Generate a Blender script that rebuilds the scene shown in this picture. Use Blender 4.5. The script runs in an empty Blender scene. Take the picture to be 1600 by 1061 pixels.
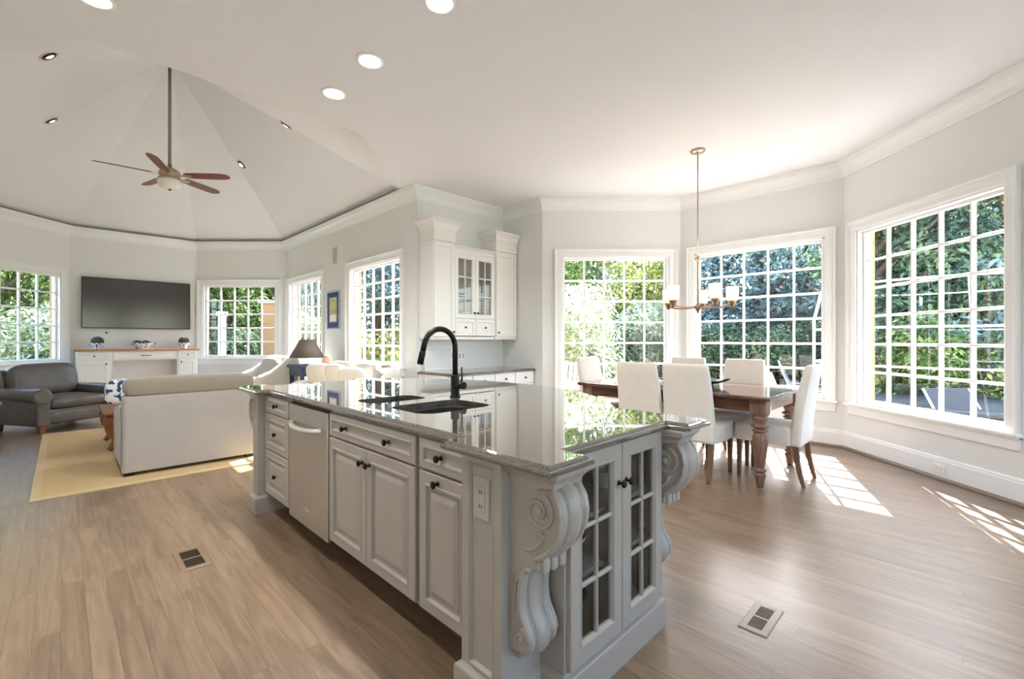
import bpy, bmesh, math, random
from mathutils import Matrix, Vector
random.seed(7)
PI = math.pi
SC = bpy.context.scene
COL = SC.collection
S2 = math.sqrt(2.0)

# ------------------------------------------------------------------ camera
cam_data = bpy.data.cameras.new('camera')
cam_data.sensor_width = 36.0
cam_data.lens = 705.0 / 1600.0 * 36.0
cam_data.clip_start = 0.03
cam_data.clip_end = 300
cam = bpy.data.objects.new('camera', cam_data)
COL.objects.link(cam)
cam.location = (0, 0, 1.235)
cam.rotation_euler = (PI / 2, 0, -PI / 4)
SC.camera = cam

# ------------------------------------------------------------------ world sky, sun, exposure
SUN_DIR = Vector((0.938, 0.347, 0)).normalized()
SUN_EL = math.radians(43.5)
world = bpy.data.worlds.new('world')
SC.world = world
world.use_nodes = True
wn = world.node_tree
wn.nodes.clear()
w_out = wn.nodes.new('ShaderNodeOutputWorld')
w_bg = wn.nodes.new('ShaderNodeBackground')
w_sky = wn.nodes.new('ShaderNodeTexSky')
w_sky.sky_type = 'NISHITA'
w_sky.sun_disc = False
w_sky.sun_elevation = SUN_EL
w_sky.sun_rotation = math.atan2(SUN_DIR.x, SUN_DIR.y)
w_sky.air_density = 1.0
w_sky.dust_density = 1.5
w_bg.inputs['Strength'].default_value = 1.5
wn.links.new(w_sky.outputs['Color'], w_bg.inputs['Color'])
wn.links.new(w_bg.outputs['Background'], w_out.inputs['Surface'])

sun_data = bpy.data.lights.new('sun', 'SUN')
sun_data.energy = 30.0
sun_data.angle = math.radians(0.3)
sun_data.color = (1.0, 0.975, 0.945)
sun = bpy.data.objects.new('sun', sun_data)
COL.objects.link(sun)
sun.location = (20, 8, 20)
to_sun = Vector((SUN_DIR.x * math.cos(SUN_EL), SUN_DIR.y * math.cos(SUN_EL), math.sin(SUN_EL)))
sun.rotation_euler = to_sun.to_track_quat('Z', 'Y').to_euler()

SC.view_settings.view_transform = 'Standard'
SC.view_settings.look = 'None'
SC.view_settings.exposure = 0.40
SC.view_settings.gamma = 1.0
SC.view_settings.use_curve_mapping = False
SC.cycles.max_bounces = 12
SC.cycles.diffuse_bounces = 7
SC.cycles.glossy_bounces = 6
SC.cycles.transparent_max_bounces = 16
SC.cycles.sample_clamp_indirect = 6.0
SC.cycles.use_denoising = True

CAN_WATTS = 15.0

# ------------------------------------------------------------------ materials
def lin(r, g, b):
    def c(v):
        v /= 255.0
        return v / 12.92 if v <= 0.04045 else ((v + 0.055) / 1.055) ** 2.4
    return (c(r), c(g), c(b), 1.0)

def mul(c, k):
    return (c[0] * k, c[1] * k, c[2] * k, 1.0)

def mat(name, col, rough=0.5, metal=0.0, vary=0.05, scale=8.0, bump=0.0, bscale=60.0, spec=0.5,
        stretch=(1, 1, 1), sheen=0.0, coat=0.0, ior=None, col2=None, trans=0.0):
    m = bpy.data.materials.new(name)
    m.use_nodes = True
    nt = m.node_tree
    b = nt.nodes['Principled BSDF']
    tc = nt.nodes.new('ShaderNodeTexCoord')
    mp = nt.nodes.new('ShaderNodeMapping')
    mp.inputs['Scale'].default_value = stretch
    nt.links.new(tc.outputs['Object'], mp.inputs['Vector'])
    nz = nt.nodes.new('ShaderNodeTexNoise')
    nz.inputs['Scale'].default_value = scale
    nz.inputs['Detail'].default_value = 5
    nt.links.new(mp.outputs['Vector'], nz.inputs['Vector'])
    rp = nt.nodes.new('ShaderNodeValToRGB')
    rp.color_ramp.elements[0].position = 0.3
    rp.color_ramp.elements[1].position = 0.7
    rp.color_ramp.elements[0].color = col2 if col2 else mul(col, 1 - vary)
    rp.color_ramp.elements[1].color = col if col2 else mul(col, 1 + vary)
    nt.links.new(nz.outputs['Fac'], rp.inputs['Fac'])
    nt.links.new(rp.outputs['Color'], b.inputs['Base Color'])
    b.inputs['Roughness'].default_value = rough
    b.inputs['Metallic'].default_value = metal
    b.inputs['Specular IOR Level'].default_value = spec
    b.inputs['Coat Weight'].default_value = coat
    b.inputs['Coat Roughness'].default_value = 0.04
    b.inputs['Sheen Weight'].default_value = sheen
    if ior:
        b.inputs['IOR'].default_value = ior
    if trans:
        b.inputs['Transmission Weight'].default_value = trans
    if bump:
        n2 = nt.nodes.new('ShaderNodeTexNoise')
        n2.inputs['Scale'].default_value = bscale
        n2.inputs['Detail'].default_value = 4
        nt.links.new(mp.outputs['Vector'], n2.inputs['Vector'])
        bp = nt.nodes.new('ShaderNodeBump')
        bp.inputs['Strength'].default_value = bump
        bp.inputs['Distance'].default_value = 0.01
        nt.links.new(n2.outputs['Fac'], bp.inputs['Height'])
        nt.links.new(bp.outputs['Normal'], b.inputs['Normal'])
    return m

def emit_mat(name, col, strength, body=(0.9, 0.88, 0.84, 1)):
    m = mat(name, body, 0.5)
    b = m.node_tree.nodes['Principled BSDF']
    b.inputs['Emission Color'].default_value = col
    b.inputs['Emission Strength'].default_value = strength
    return m

def glass_mat(name, tint=(1, 1, 1, 1), refl=1.0):
    m = bpy.data.materials.new(name)
    m.use_nodes = True
    nt = m.node_tree
    nt.nodes.clear()
    out = nt.nodes.new('ShaderNodeOutputMaterial')
    tr = nt.nodes.new('ShaderNodeBsdfTransparent')
    tr.inputs['Color'].default_value = tint
    gl = nt.nodes.new('ShaderNodeBsdfGlossy')
    gl.inputs['Roughness'].default_value = 0.01
    gl.inputs['Color'].default_value = (refl, refl, refl, 1)
    fr = nt.nodes.new('ShaderNodeFresnel')
    # same reflectance seen from either side of the thin pane
    ge = nt.nodes.new('ShaderNodeNewGeometry')
    io = nt.nodes.new('ShaderNodeMapRange')
    io.inputs['To Min'].default_value = 1.45
    io.inputs['To Max'].default_value = 1.0 / 1.45
    nt.links.new(ge.outputs['Backfacing'], io.inputs['Value'])
    nt.links.new(io.outputs['Result'], fr.inputs['IOR'])
    mx = nt.nodes.new('ShaderNodeMixShader')
    nt.links.new(fr.outputs['Fac'], mx.inputs['Fac'])
    nt.links.new(tr.outputs['BSDF'], mx.inputs[1])
    nt.links.new(gl.outputs['BSDF'], mx.inputs[2])
    nt.links.new(mx.outputs['Shader'], out.inputs['Surface'])
    return m

def plank_mat(name, c1, c2, c3, rot, width=1.35, row=0.108, rough=0.40, scale=1.0):
    m = bpy.data.materials.new(name)
    m.use_nodes = True
    nt = m.node_tree
    b = nt.nodes['Principled BSDF']
    tc = nt.nodes.new('ShaderNodeTexCoord')
    mp = nt.nodes.new('ShaderNodeMapping')
    mp.inputs['Rotation'].default_value = (0, 0, rot)
    nt.links.new(tc.outputs['Object'], mp.inputs['Vector'])
    br = nt.nodes.new('ShaderNodeTexBrick')
    br.offset = 0.37
    br.inputs['Scale'].default_value = 1.0
    br.inputs['Brick Width'].default_value = width
    br.inputs['Row Height'].default_value = row
    br.inputs['Mortar Size'].default_value = 0.0007
    br.inputs['Mortar Smooth'].default_value = 0.2
    br.inputs['Bias'].default_value = 0.0
    br.inputs['Color1'].default_value = (0, 0, 0, 1)
    br.inputs['Color2'].default_value = (1, 1, 1, 1)
    br.inputs['Mortar'].default_value = (0.5, 0.5, 0.5, 1)
    nt.links.new(mp.outputs['Vector'], br.inputs['Vector'])
    # grain: noise stretched along the plank, shifted per plank
    add = nt.nodes.new('ShaderNodeVectorMath')
    add.operation = 'MULTIPLY_ADD'
    nt.links.new(br.outputs['Color'], add.inputs[0])
    add.inputs[1].default_value = (7.0, 3.0, 5.0)
    nt.links.new(mp.outputs['Vector'], add.inputs[2])
    mp2 = nt.nodes.new('ShaderNodeMapping')
    mp2.inputs['Scale'].default_value = (1.1, 13.0, 1.0)
    nt.links.new(add.outputs['Vector'], mp2.inputs['Vector'])
    nz = nt.nodes.new('ShaderNodeTexNoise')
    nz.inputs['Scale'].default_value = 1.6
    nz.inputs['Detail'].default_value = 7
    nz.inputs['Roughness'].default_value = 0.62
    nz.inputs['Distortion'].default_value = 1.1
    nt.links.new(mp2.outputs['Vector'], nz.inputs['Vector'])
    mp3 = nt.nodes.new('ShaderNodeMapping')
    mp3.inputs['Scale'].default_value = (3.0, 90.0, 1.0)
    nt.links.new(add.outputs['Vector'], mp3.inputs['Vector'])
    nz2 = nt.nodes.new('ShaderNodeTexNoise')
    nz2.inputs['Scale'].default_value = 1.5
    nz2.inputs['Detail'].default_value = 3
    nt.links.new(mp3.outputs['Vector'], nz2.inputs['Vector'])
    rp = nt.nodes.new('ShaderNodeValToRGB')
    rp.color_ramp.elements[0].position = 0.28
    rp.color_ramp.elements[0].color = c1
    rp.color_ramp.elements[1].position = 0.72
    rp.color_ramp.elements[1].color = c3
    e = rp.color_ramp.elements.new(0.5)
    e.color = c2
    m1 = nt.nodes.new('ShaderNodeMath')
    m1.operation = 'MULTIPLY_ADD'
    nt.links.new(br.outputs['Color'], m1.inputs[0])
    m1.inputs[1].default_value = 0.14
    m1b = nt.nodes.new('ShaderNodeMath')
    m1b.operation = 'MULTIPLY_ADD'
    nt.links.new(nz2.outputs['Fac'], m1b.inputs[0])
    m1b.inputs[1].default_value = 0.22
    m1b.inputs[2].default_value = -0.18
    nt.links.new(m1b.outputs['Value'], m1.inputs[2])
    m2 = nt.nodes.new('ShaderNodeMath')
    m2.operation = 'ADD'
    nt.links.new(m1.outputs['Value'], m2.inputs[0])
    nt.links.new(nz.outputs['Fac'], m2.inputs[1])
    nt.links.new(m2.outputs['Value'], rp.inputs['Fac'])
    mxm = nt.nodes.new('ShaderNodeMixRGB')
    mxm.inputs[2].default_value = mul(c1, 0.6)
    nt.links.new(br.outputs['Fac'], mxm.inputs[0])
    nt.links.new(rp.outputs['Color'], mxm.inputs[1])
    nt.links.new(mxm.outputs['Color'], b.inputs['Base Color'])
    b.inputs['Roughness'].default_value = rough
    b.inputs['Specular IOR Level'].default_value = 0.6
    b.inputs['Coat Weight'].default_value = 0.5
    b.inputs['Coat Roughness'].default_value = 0.28
    bp = nt.nodes.new('ShaderNodeBump')
    bp.inputs['Strength'].default_value = 0.12
    bp.inputs['Distance'].default_value = 0.004
    nt.links.new(nz2.outputs['Fac'], bp.inputs['Height'])
    nt.links.new(bp.outputs['Normal'], b.inputs['Normal'])
    return m

def brick_mat(name, c1, c2, mortar):
    m = bpy.data.materials.new(name)
    m.use_nodes = True
    nt = m.node_tree
    b = nt.nodes['Principled BSDF']
    tc = nt.nodes.new('ShaderNodeTexCoord')
    sep = nt.nodes.new('ShaderNodeSeparateXYZ')
    nt.links.new(tc.outputs['Object'], sep.inputs['Vector'])
    ad = nt.nodes.new('ShaderNodeMath')
    ad.operation = 'ADD'
    nt.links.new(sep.outputs['X'], ad.inputs[0])
    nt.links.new(sep.outputs['Y'], ad.inputs[1])
    cb = nt.nodes.new('ShaderNodeCombineXYZ')
    nt.links.new(ad.outputs['Value'], cb.inputs['X'])
    nt.links.new(sep.outputs['Z'], cb.inputs['Y'])
    br = nt.nodes.new('ShaderNodeTexBrick')
    br.inputs['Scale'].default_value = 1.0
    br.inputs['Brick Width'].default_value = 0.22
    br.inputs['Row Height'].default_value = 0.075
    br.inputs['Mortar Size'].default_value = 0.006
    br.inputs['Color1'].default_value = c1
    br.inputs['Color2'].default_value = c2
    br.inputs['Mortar'].default_value = mortar
    nt.links.new(cb.outputs['Vector'], br.inputs['Vector'])
    nt.links.new(br.outputs['Color'], b.inputs['Base Color'])
    b.inputs['Roughness'].default_value = 0.85
    return m

def leaf_mat(name, ca, cb_, cc):
    m = bpy.data.materials.new(name)
    m.use_nodes = True
    nt = m.node_tree
    b = nt.nodes['Principled BSDF']
    tc = nt.nodes.new('ShaderNodeTexCoord')
    wn_ = nt.nodes.new('ShaderNodeTexWhiteNoise')
    sc = nt.nodes.new('ShaderNodeVectorMath')
    sc.operation = 'SCALE'
    sc.inputs['Scale'].default_value = 6.0
    fl = nt.nodes.new('ShaderNodeVectorMath')
    fl.operation = 'FLOOR'
    nt.links.new(tc.outputs['Object'], sc.inputs[0])
    nt.links.new(sc.outputs['Vector'], fl.inputs[0])
    nt.links.new(fl.outputs['Vector'], wn_.inputs['Vector'])
    nz = nt.nodes.new('ShaderNodeTexNoise')
    nz.inputs['Scale'].default_value = 1.3
    nt.links.new(tc.outputs['Object'], nz.inputs['Vector'])
    ad = nt.nodes.new('ShaderNodeMath')
    ad.operation = 'MULTIPLY_ADD'
    nt.links.new(wn_.outputs['Value'], ad.inputs[0])
    ad.inputs[1].default_value = 0.5
    m3 = nt.nodes.new('ShaderNodeMath')
    m3.operation = 'SUBTRACT'
    nt.links.new(nz.outputs['Fac'], m3.inputs[0])
    m3.inputs[1].default_value = 0.22
    nt.links.new(m3.outputs['Value'], ad.inputs[2])
    rp = nt.nodes.new('ShaderNodeValToRGB')
    rp.color_ramp.elements[0].position = 0.2
    rp.color_ramp.elements[0].color = ca
    rp.color_ramp.elements[1].position = 0.85
    rp.color_ramp.elements[1].color = cc
    e = rp.color_ramp.elements.new(0.52)
    e.color = cb_
    nt.links.new(ad.outputs['Value'], rp.inputs['Fac'])
    nt.links.new(rp.outputs['Color'], b.inputs['Base Color'])
    b.inputs['Roughness'].default_value = 0.55
    b.inputs['Specular IOR Level'].default_value = 0.35
    # thin leaves pass some light
    tl = nt.nodes.new('ShaderNodeBsdfTranslucent')
    nt.links.new(rp.outputs['Color'], tl.inputs['Color'])
    mx = nt.nodes.new('ShaderNodeMixShader')
    mx.inputs['Fac'].default_value = 0.35
    out = nt.nodes['Material Output']
    nt.links.new(b.outputs['BSDF'], mx.inputs[1])
    nt.links.new(tl.outputs['BSDF'], mx.inputs[2])
    nt.links.new(mx.outputs['Shader'], out.inputs['Surface'])
    return m

M = {}
M['wall'] = mat('wall_paint', lin(225, 226, 225), 0.7, vary=0.01, scale=3, bump=0.02, bscale=150)
M['ceiling'] = mat('ceiling_paint', lin(228, 227, 228), 0.8, vary=0.01, scale=2, bump=0.02, bscale=120)
M['trim'] = mat('trim_paint', lin(235, 236, 236), 0.35, vary=0.008, scale=4)
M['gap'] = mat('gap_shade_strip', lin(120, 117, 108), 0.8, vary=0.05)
M['floor'] = plank_mat('oak_floor', lin(97, 77, 58), lin(123, 101, 79), lin(143, 120, 96), PI / 2, row=0.083)
M['shoe'] = mat('oak_shoe_molding', lin(124, 104, 84), 0.4, vary=0.1, stretch=(1, 1, 6))
M['glass'] = glass_mat('window_glass', (0.97, 0.985, 0.98, 1))
M['cabglass'] = glass_mat('cabinet_glass', (0.80, 0.80, 0.79, 1))
M['brick'] = brick_mat('tan_brick', lin(164, 130, 94), lin(152, 118, 82), lin(158, 138, 112))
M['gray'] = mat('island_paint', lin(165, 157, 147), 0.38, vary=0.012, scale=5)
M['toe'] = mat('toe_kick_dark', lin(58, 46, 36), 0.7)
M['dark_inside'] = mat('cabinet_inside', lin(120, 114, 106), 0.7, vary=0.03)
M['black'] = mat('matte_black_metal', lin(30, 27, 25), 0.38, metal=0.6, vary=0.08)
M['knob'] = mat('dark_bronze_knob', lin(34, 29, 26), 0.32, metal=0.7, vary=0.1)
M['sink'] = mat('black_composite', lin(38, 35, 33), 0.55, vary=0.12, scale=200)
M['steel'] = mat('brushed_steel', lin(196, 190, 181), 0.34, metal=0.85, vary=0.03, scale=6, stretch=(1, 60, 1), bump=0.03, bscale=30)
M['steelh'] = mat('satin_steel_handle', lin(226, 222, 214), 0.25, metal=0.8, vary=0.02)
M['nickel'] = mat('brushed_nickel', lin(178, 164, 146), 0.28, metal=0.95, vary=0.03)
M['rod'] = mat('pewter_rod', lin(150, 144, 134), 0.35, metal=0.9, vary=0.03)
M['canopy'] = mat('bronze_nickel', lin(172, 140, 108), 0.3, metal=0.95, vary=0.05)
M['cab'] = mat('white_cabinet_paint', lin(234, 233, 231), 0.35, vary=0.008, scale=4)
M['plate'] = mat('outlet_plastic', lin(176, 171, 163), 0.4, vary=0.01)
M['whiteplate'] = mat('white_plastic', lin(238, 236, 231), 0.4, vary=0.01)
M['slot'] = mat('outlet_slot', lin(40, 38, 36), 0.6)
M['chair'] = mat('ivory_slipcover', lin(226, 218, 206), 0.9, vary=0.025, scale=14, bump=0.12, bscale=260, sheen=0.25)
M['chairleg'] = mat('chair_leg_wood', lin(112, 84, 62), 0.4, vary=0.2, scale=5, stretch=(10, 10, 1))
M['table'] = mat('table_mahogany', lin(104, 62, 40), 0.13, vary=0.3, scale=3, stretch=(12, 1.2, 12), coat=0.5, col2=lin(62, 34, 24))
M['tableleg'] = mat('table_leg_walnut', lin(140, 108, 88), 0.33, vary=0.25, scale=4, stretch=(12, 12, 1), col2=lin(104, 76, 60))
M['iron'] = mat('black_iron', lin(24, 23, 24), 0.45, metal=0.5)
M['shade'] = emit_mat('frosted_glass_shade', (1.0, 0.82, 0.60, 1), 0.62, (0.86, 0.80, 0.70, 1))
M['bowl_light'] = mat('opal_glass', lin(232, 230, 220), 0.25, vary=0.01)
M['can'] = emit_mat('can_lamp', (1.0, 0.97, 0.92, 1), 30.0)
M['canoff'] = emit_mat('eyeball_lamp', (1.0, 0.92, 0.80, 1), 1.3)
M['eyeball'] = mat('eyeball_trim', lin(206, 192, 176), 0.3, metal=0.5)
M['blade'] = mat('fan_blade_cherry', lin(120, 62, 40), 0.35, vary=0.25, scale=3, stretch=(2, 14, 1), col2=lin(88, 46, 32))
M['sofa'] = mat('taupe_linen', lin(166, 160, 152), 0.92, vary=0.03, scale=5, bump=0.15, bscale=220, sheen=0.3)
M['sofa2'] = mat('taupe_cushion_fabric', lin(140, 129, 115), 0.92, vary=0.04, scale=7, bump=0.15, bscale=220, sheen=0.3)
M['slip'] = mat('white_slipcover', lin(232, 226, 217), 0.9, vary=0.02, scale=6, bump=0.12, bscale=120, sheen=0.2)
M['leather'] = mat('charcoal_leather', lin(92, 87, 82), 0.33, vary=0.22, scale=6, bump=0.55, bscale=14)
M['woodleg'] = mat('cherry_leg', lin(132, 80, 48), 0.4, vary=0.2, stretch=(8, 8, 1))
M['cherry'] = mat('cherry_wood', lin(150, 96, 58), 0.35, vary=0.25, scale=4, stretch=(3, 12, 3), col2=lin(112, 66, 40))
M['rug'] = mat('straw_rug', lin(188, 163, 120), 0.95, vary=0.07, scale=9, stretch=(1, 8, 1), bump=0.3, bscale=140)
M['rugedge'] = mat('rug_binding', lin(190, 170, 132), 0.9, vary=0.04, scale=12)
M['oaktop'] = mat('oiled_oak_top', lin(172, 118, 72), 0.35, vary=0.15, scale=4, stretch=(2, 14, 2))
M['navy'] = mat('navy_paint', lin(46, 62, 92), 0.5, vary=0.05)
M['lampshade'] = mat('taupe_lampshade', lin(112, 102, 94), 0.85, vary=0.04, scale=12, stretch=(6, 6, 1), bump=0.1, bscale=90)
M['lampbase'] = glass_mat('lamp_glass', (0.82, 0.9, 0.93, 1))
M['peach'] = mat('peach_fabric', lin(206, 168, 146), 0.9, vary=0.05)
M['topiary'] = mat('boxwood_dark', lin(70, 74, 66), 0.9, vary=0.3, scale=60, bump=0.8, bscale=80)
M['granite2'] = mat('buffet_granite', lin(96, 86, 78), 0.08, vary=0.3, scale=120, coat=0.5)
M['dishes'] = mat('porcelain', lin(206, 200, 192), 0.2, vary=0.02)
M['darkdish'] = mat('pewter_dish', lin(88, 84, 80), 0.3, metal=0.5)
M['vent_br'] = mat('brown_register', lin(138, 116, 93), 0.45, metal=0.3, vary=0.08)
M['vent_hole'] = mat('register_slot', lin(64, 50, 38), 0.8)
M['vent_gy'] = mat('beige_register', lin(170, 156, 140), 0.45, vary=0.03)
M['vent_gh'] = mat('grey_slot', lin(112, 104, 98), 0.8)
M['grille'] = mat('wall_grille_paint', lin(196, 193, 184), 0.5, vary=0.02)
M['mapleaf'] = leaf_mat('foliage_green', lin(44, 66, 34), lin(104, 132, 62), lin(186, 196, 116))
M['blueleaf'] = leaf_mat('foliage_spruce', lin(56, 76, 78), lin(98, 124, 122), lin(160, 180, 176))
M['paleleaf'] = leaf_mat('foliage_variegated', lin(100, 118, 84), lin(172, 184, 146), lin(236, 236, 214))
M['goldleaf'] = leaf_mat('foliage_golden', lin(88, 106, 54), lin(158, 168, 94), lin(220, 208, 134))
M['darkleaf'] = leaf_mat('foliage_dark', lin(34, 52, 40), lin(66, 92, 64), lin(126, 148, 102))
M['bark'] = mat('bark', lin(92, 76, 62), 0.9, vary=0.25, scale=9, stretch=(4, 4, 1), bump=0.6, bscale=14)
M['grass'] = mat('lawn_grass', lin(122, 130, 88), 0.95, vary=0.3, scale=14, col2=lin(84, 92, 58), bump=0.5, bscale=70)
M['patio'] = mat('patio_concrete', lin(206, 198, 184), 0.85, vary=0.07, scale=5, bump=0.1, bscale=40)
M['adir'] = mat('pale_blue_white_paint', lin(214, 222, 230), 0.5, vary=0.03, scale=6)
M['pipe'] = mat('white_pipe', lin(224, 226, 224), 0.4, vary=0.03)
M['net'] = mat('dark_net_pad', lin(52, 60, 58), 0.8, vary=0.1)
M['lounge'] = mat('dark_sling', lin(58, 60, 62), 0.7, vary=0.08)

def granite():
    m = bpy.data.materials.new('polished_granite')
    m.use_nodes = True
    nt = m.node_tree
    b = nt.nodes['Principled BSDF']
    tc = nt.nodes.new('ShaderNodeTexCoord')
    vo = nt.nodes.new('ShaderNodeTexVoronoi')
    vo.inputs['Scale'].default_value = 320
    nt.links.new(tc.outputs['Object'], vo.inputs['Vector'])
    nz = nt.nodes.new('ShaderNodeTexNoise')
    nz.inputs['Scale'].default_value = 9
    nz.inputs['Detail'].default_value = 6
    nt.links.new(tc.outputs['Object'], nz.inputs['Vector'])
    sp = nt.nodes.new('ShaderNodeSeparateColor')
    nt.links.new(vo.outputs['Color'], sp.inputs['Color'])
    mx = nt.nodes.new('ShaderNodeMath')
    mx.operation = 'MULTIPLY_ADD'
    nt.links.new(sp.outputs[0], mx.inputs[0])
    mx.inputs[1].default_value = 0.20
    nt.links.new(nz.outputs['Fac'], mx.inputs[2])
    rp = nt.nodes.new('ShaderNodeValToRGB')
    rp.color_ramp.elements[0].position = 0.35
    rp.color_ramp.elements[0].color = lin(72, 68, 62)
    rp.color_ramp.elements[1].position = 1.0
    rp.color_ramp.elements[1].color = lin(106, 100, 92)
    nt.links.new(mx.outputs['Value'], rp.inputs['Fac'])
    nt.links.new(rp.outputs['Color'], b.inputs['Base Color'])
    b.inputs['Roughness'].default_value = 0.035
    b.inputs['IOR'].default_value = 2.1
    b.inputs['Coat Weight'].default_value = 1.0
    b.inputs['Coat IOR'].default_value = 1.6
    b.inputs['Coat Roughness'].default_value = 0.015
    return m
M['granite'] = granite()

def tv_mat():
    m = mat('tv_screen_glass', lin(46, 41, 39), 0.16, vary=0.03)
    m.node_tree.nodes['Principled BSDF'].inputs['IOR'].default_value = 1.7
    return m
M['tv'] = tv_mat()

def china_mat():
    m = bpy.data.materials.new('blue_white_china')
    m.use_nodes = True
    nt = m.node_tree
    b = nt.nodes['Principled BSDF']
    tc = nt.nodes.new('ShaderNodeTexCoord')
    nz = nt.nodes.new('ShaderNodeTexNoise')
    nz.inputs['Scale'].default_value = 38
    nz.inputs['Detail'].default_value = 2
    nt.links.new(tc.outputs['Object'], nz.inputs['Vector'])
    rp = nt.nodes.new('ShaderNodeValToRGB')
    rp.color_ramp.interpolation = 'CONSTANT'
    rp.color_ramp.elements[0].color = lin(48, 78, 150)
    rp.color_ramp.elements[1].position = 0.45
    rp.color_ramp.elements[1].color = lin(232, 234, 238)
    nt.links.new(nz.outputs['Fac'], rp.inputs['Fac'])
    nt.links.new(rp.outputs['Color'], b.inputs['Base Color'])
    b.inputs['Roughness'].default_value = 0.2
    return m
M['china'] = china_mat()
def pillow_mat():
    m = china_mat()
    m.name = 'blue_white_print'
    b = m.node_tree.nodes['Principled BSDF']
    b.inputs['Roughness'].default_value = 0.9
    for n in m.node_tree.nodes:
        if n.bl_idname == 'ShaderNodeTexNoise':
            n.inputs['Scale'].default_value = 14
        if n.bl_idname == 'ShaderNodeValToRGB':
            n.color_ramp.elements[0].color = lin(52, 70, 112)
    return m
M['pillow'] = pillow_mat()

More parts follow.
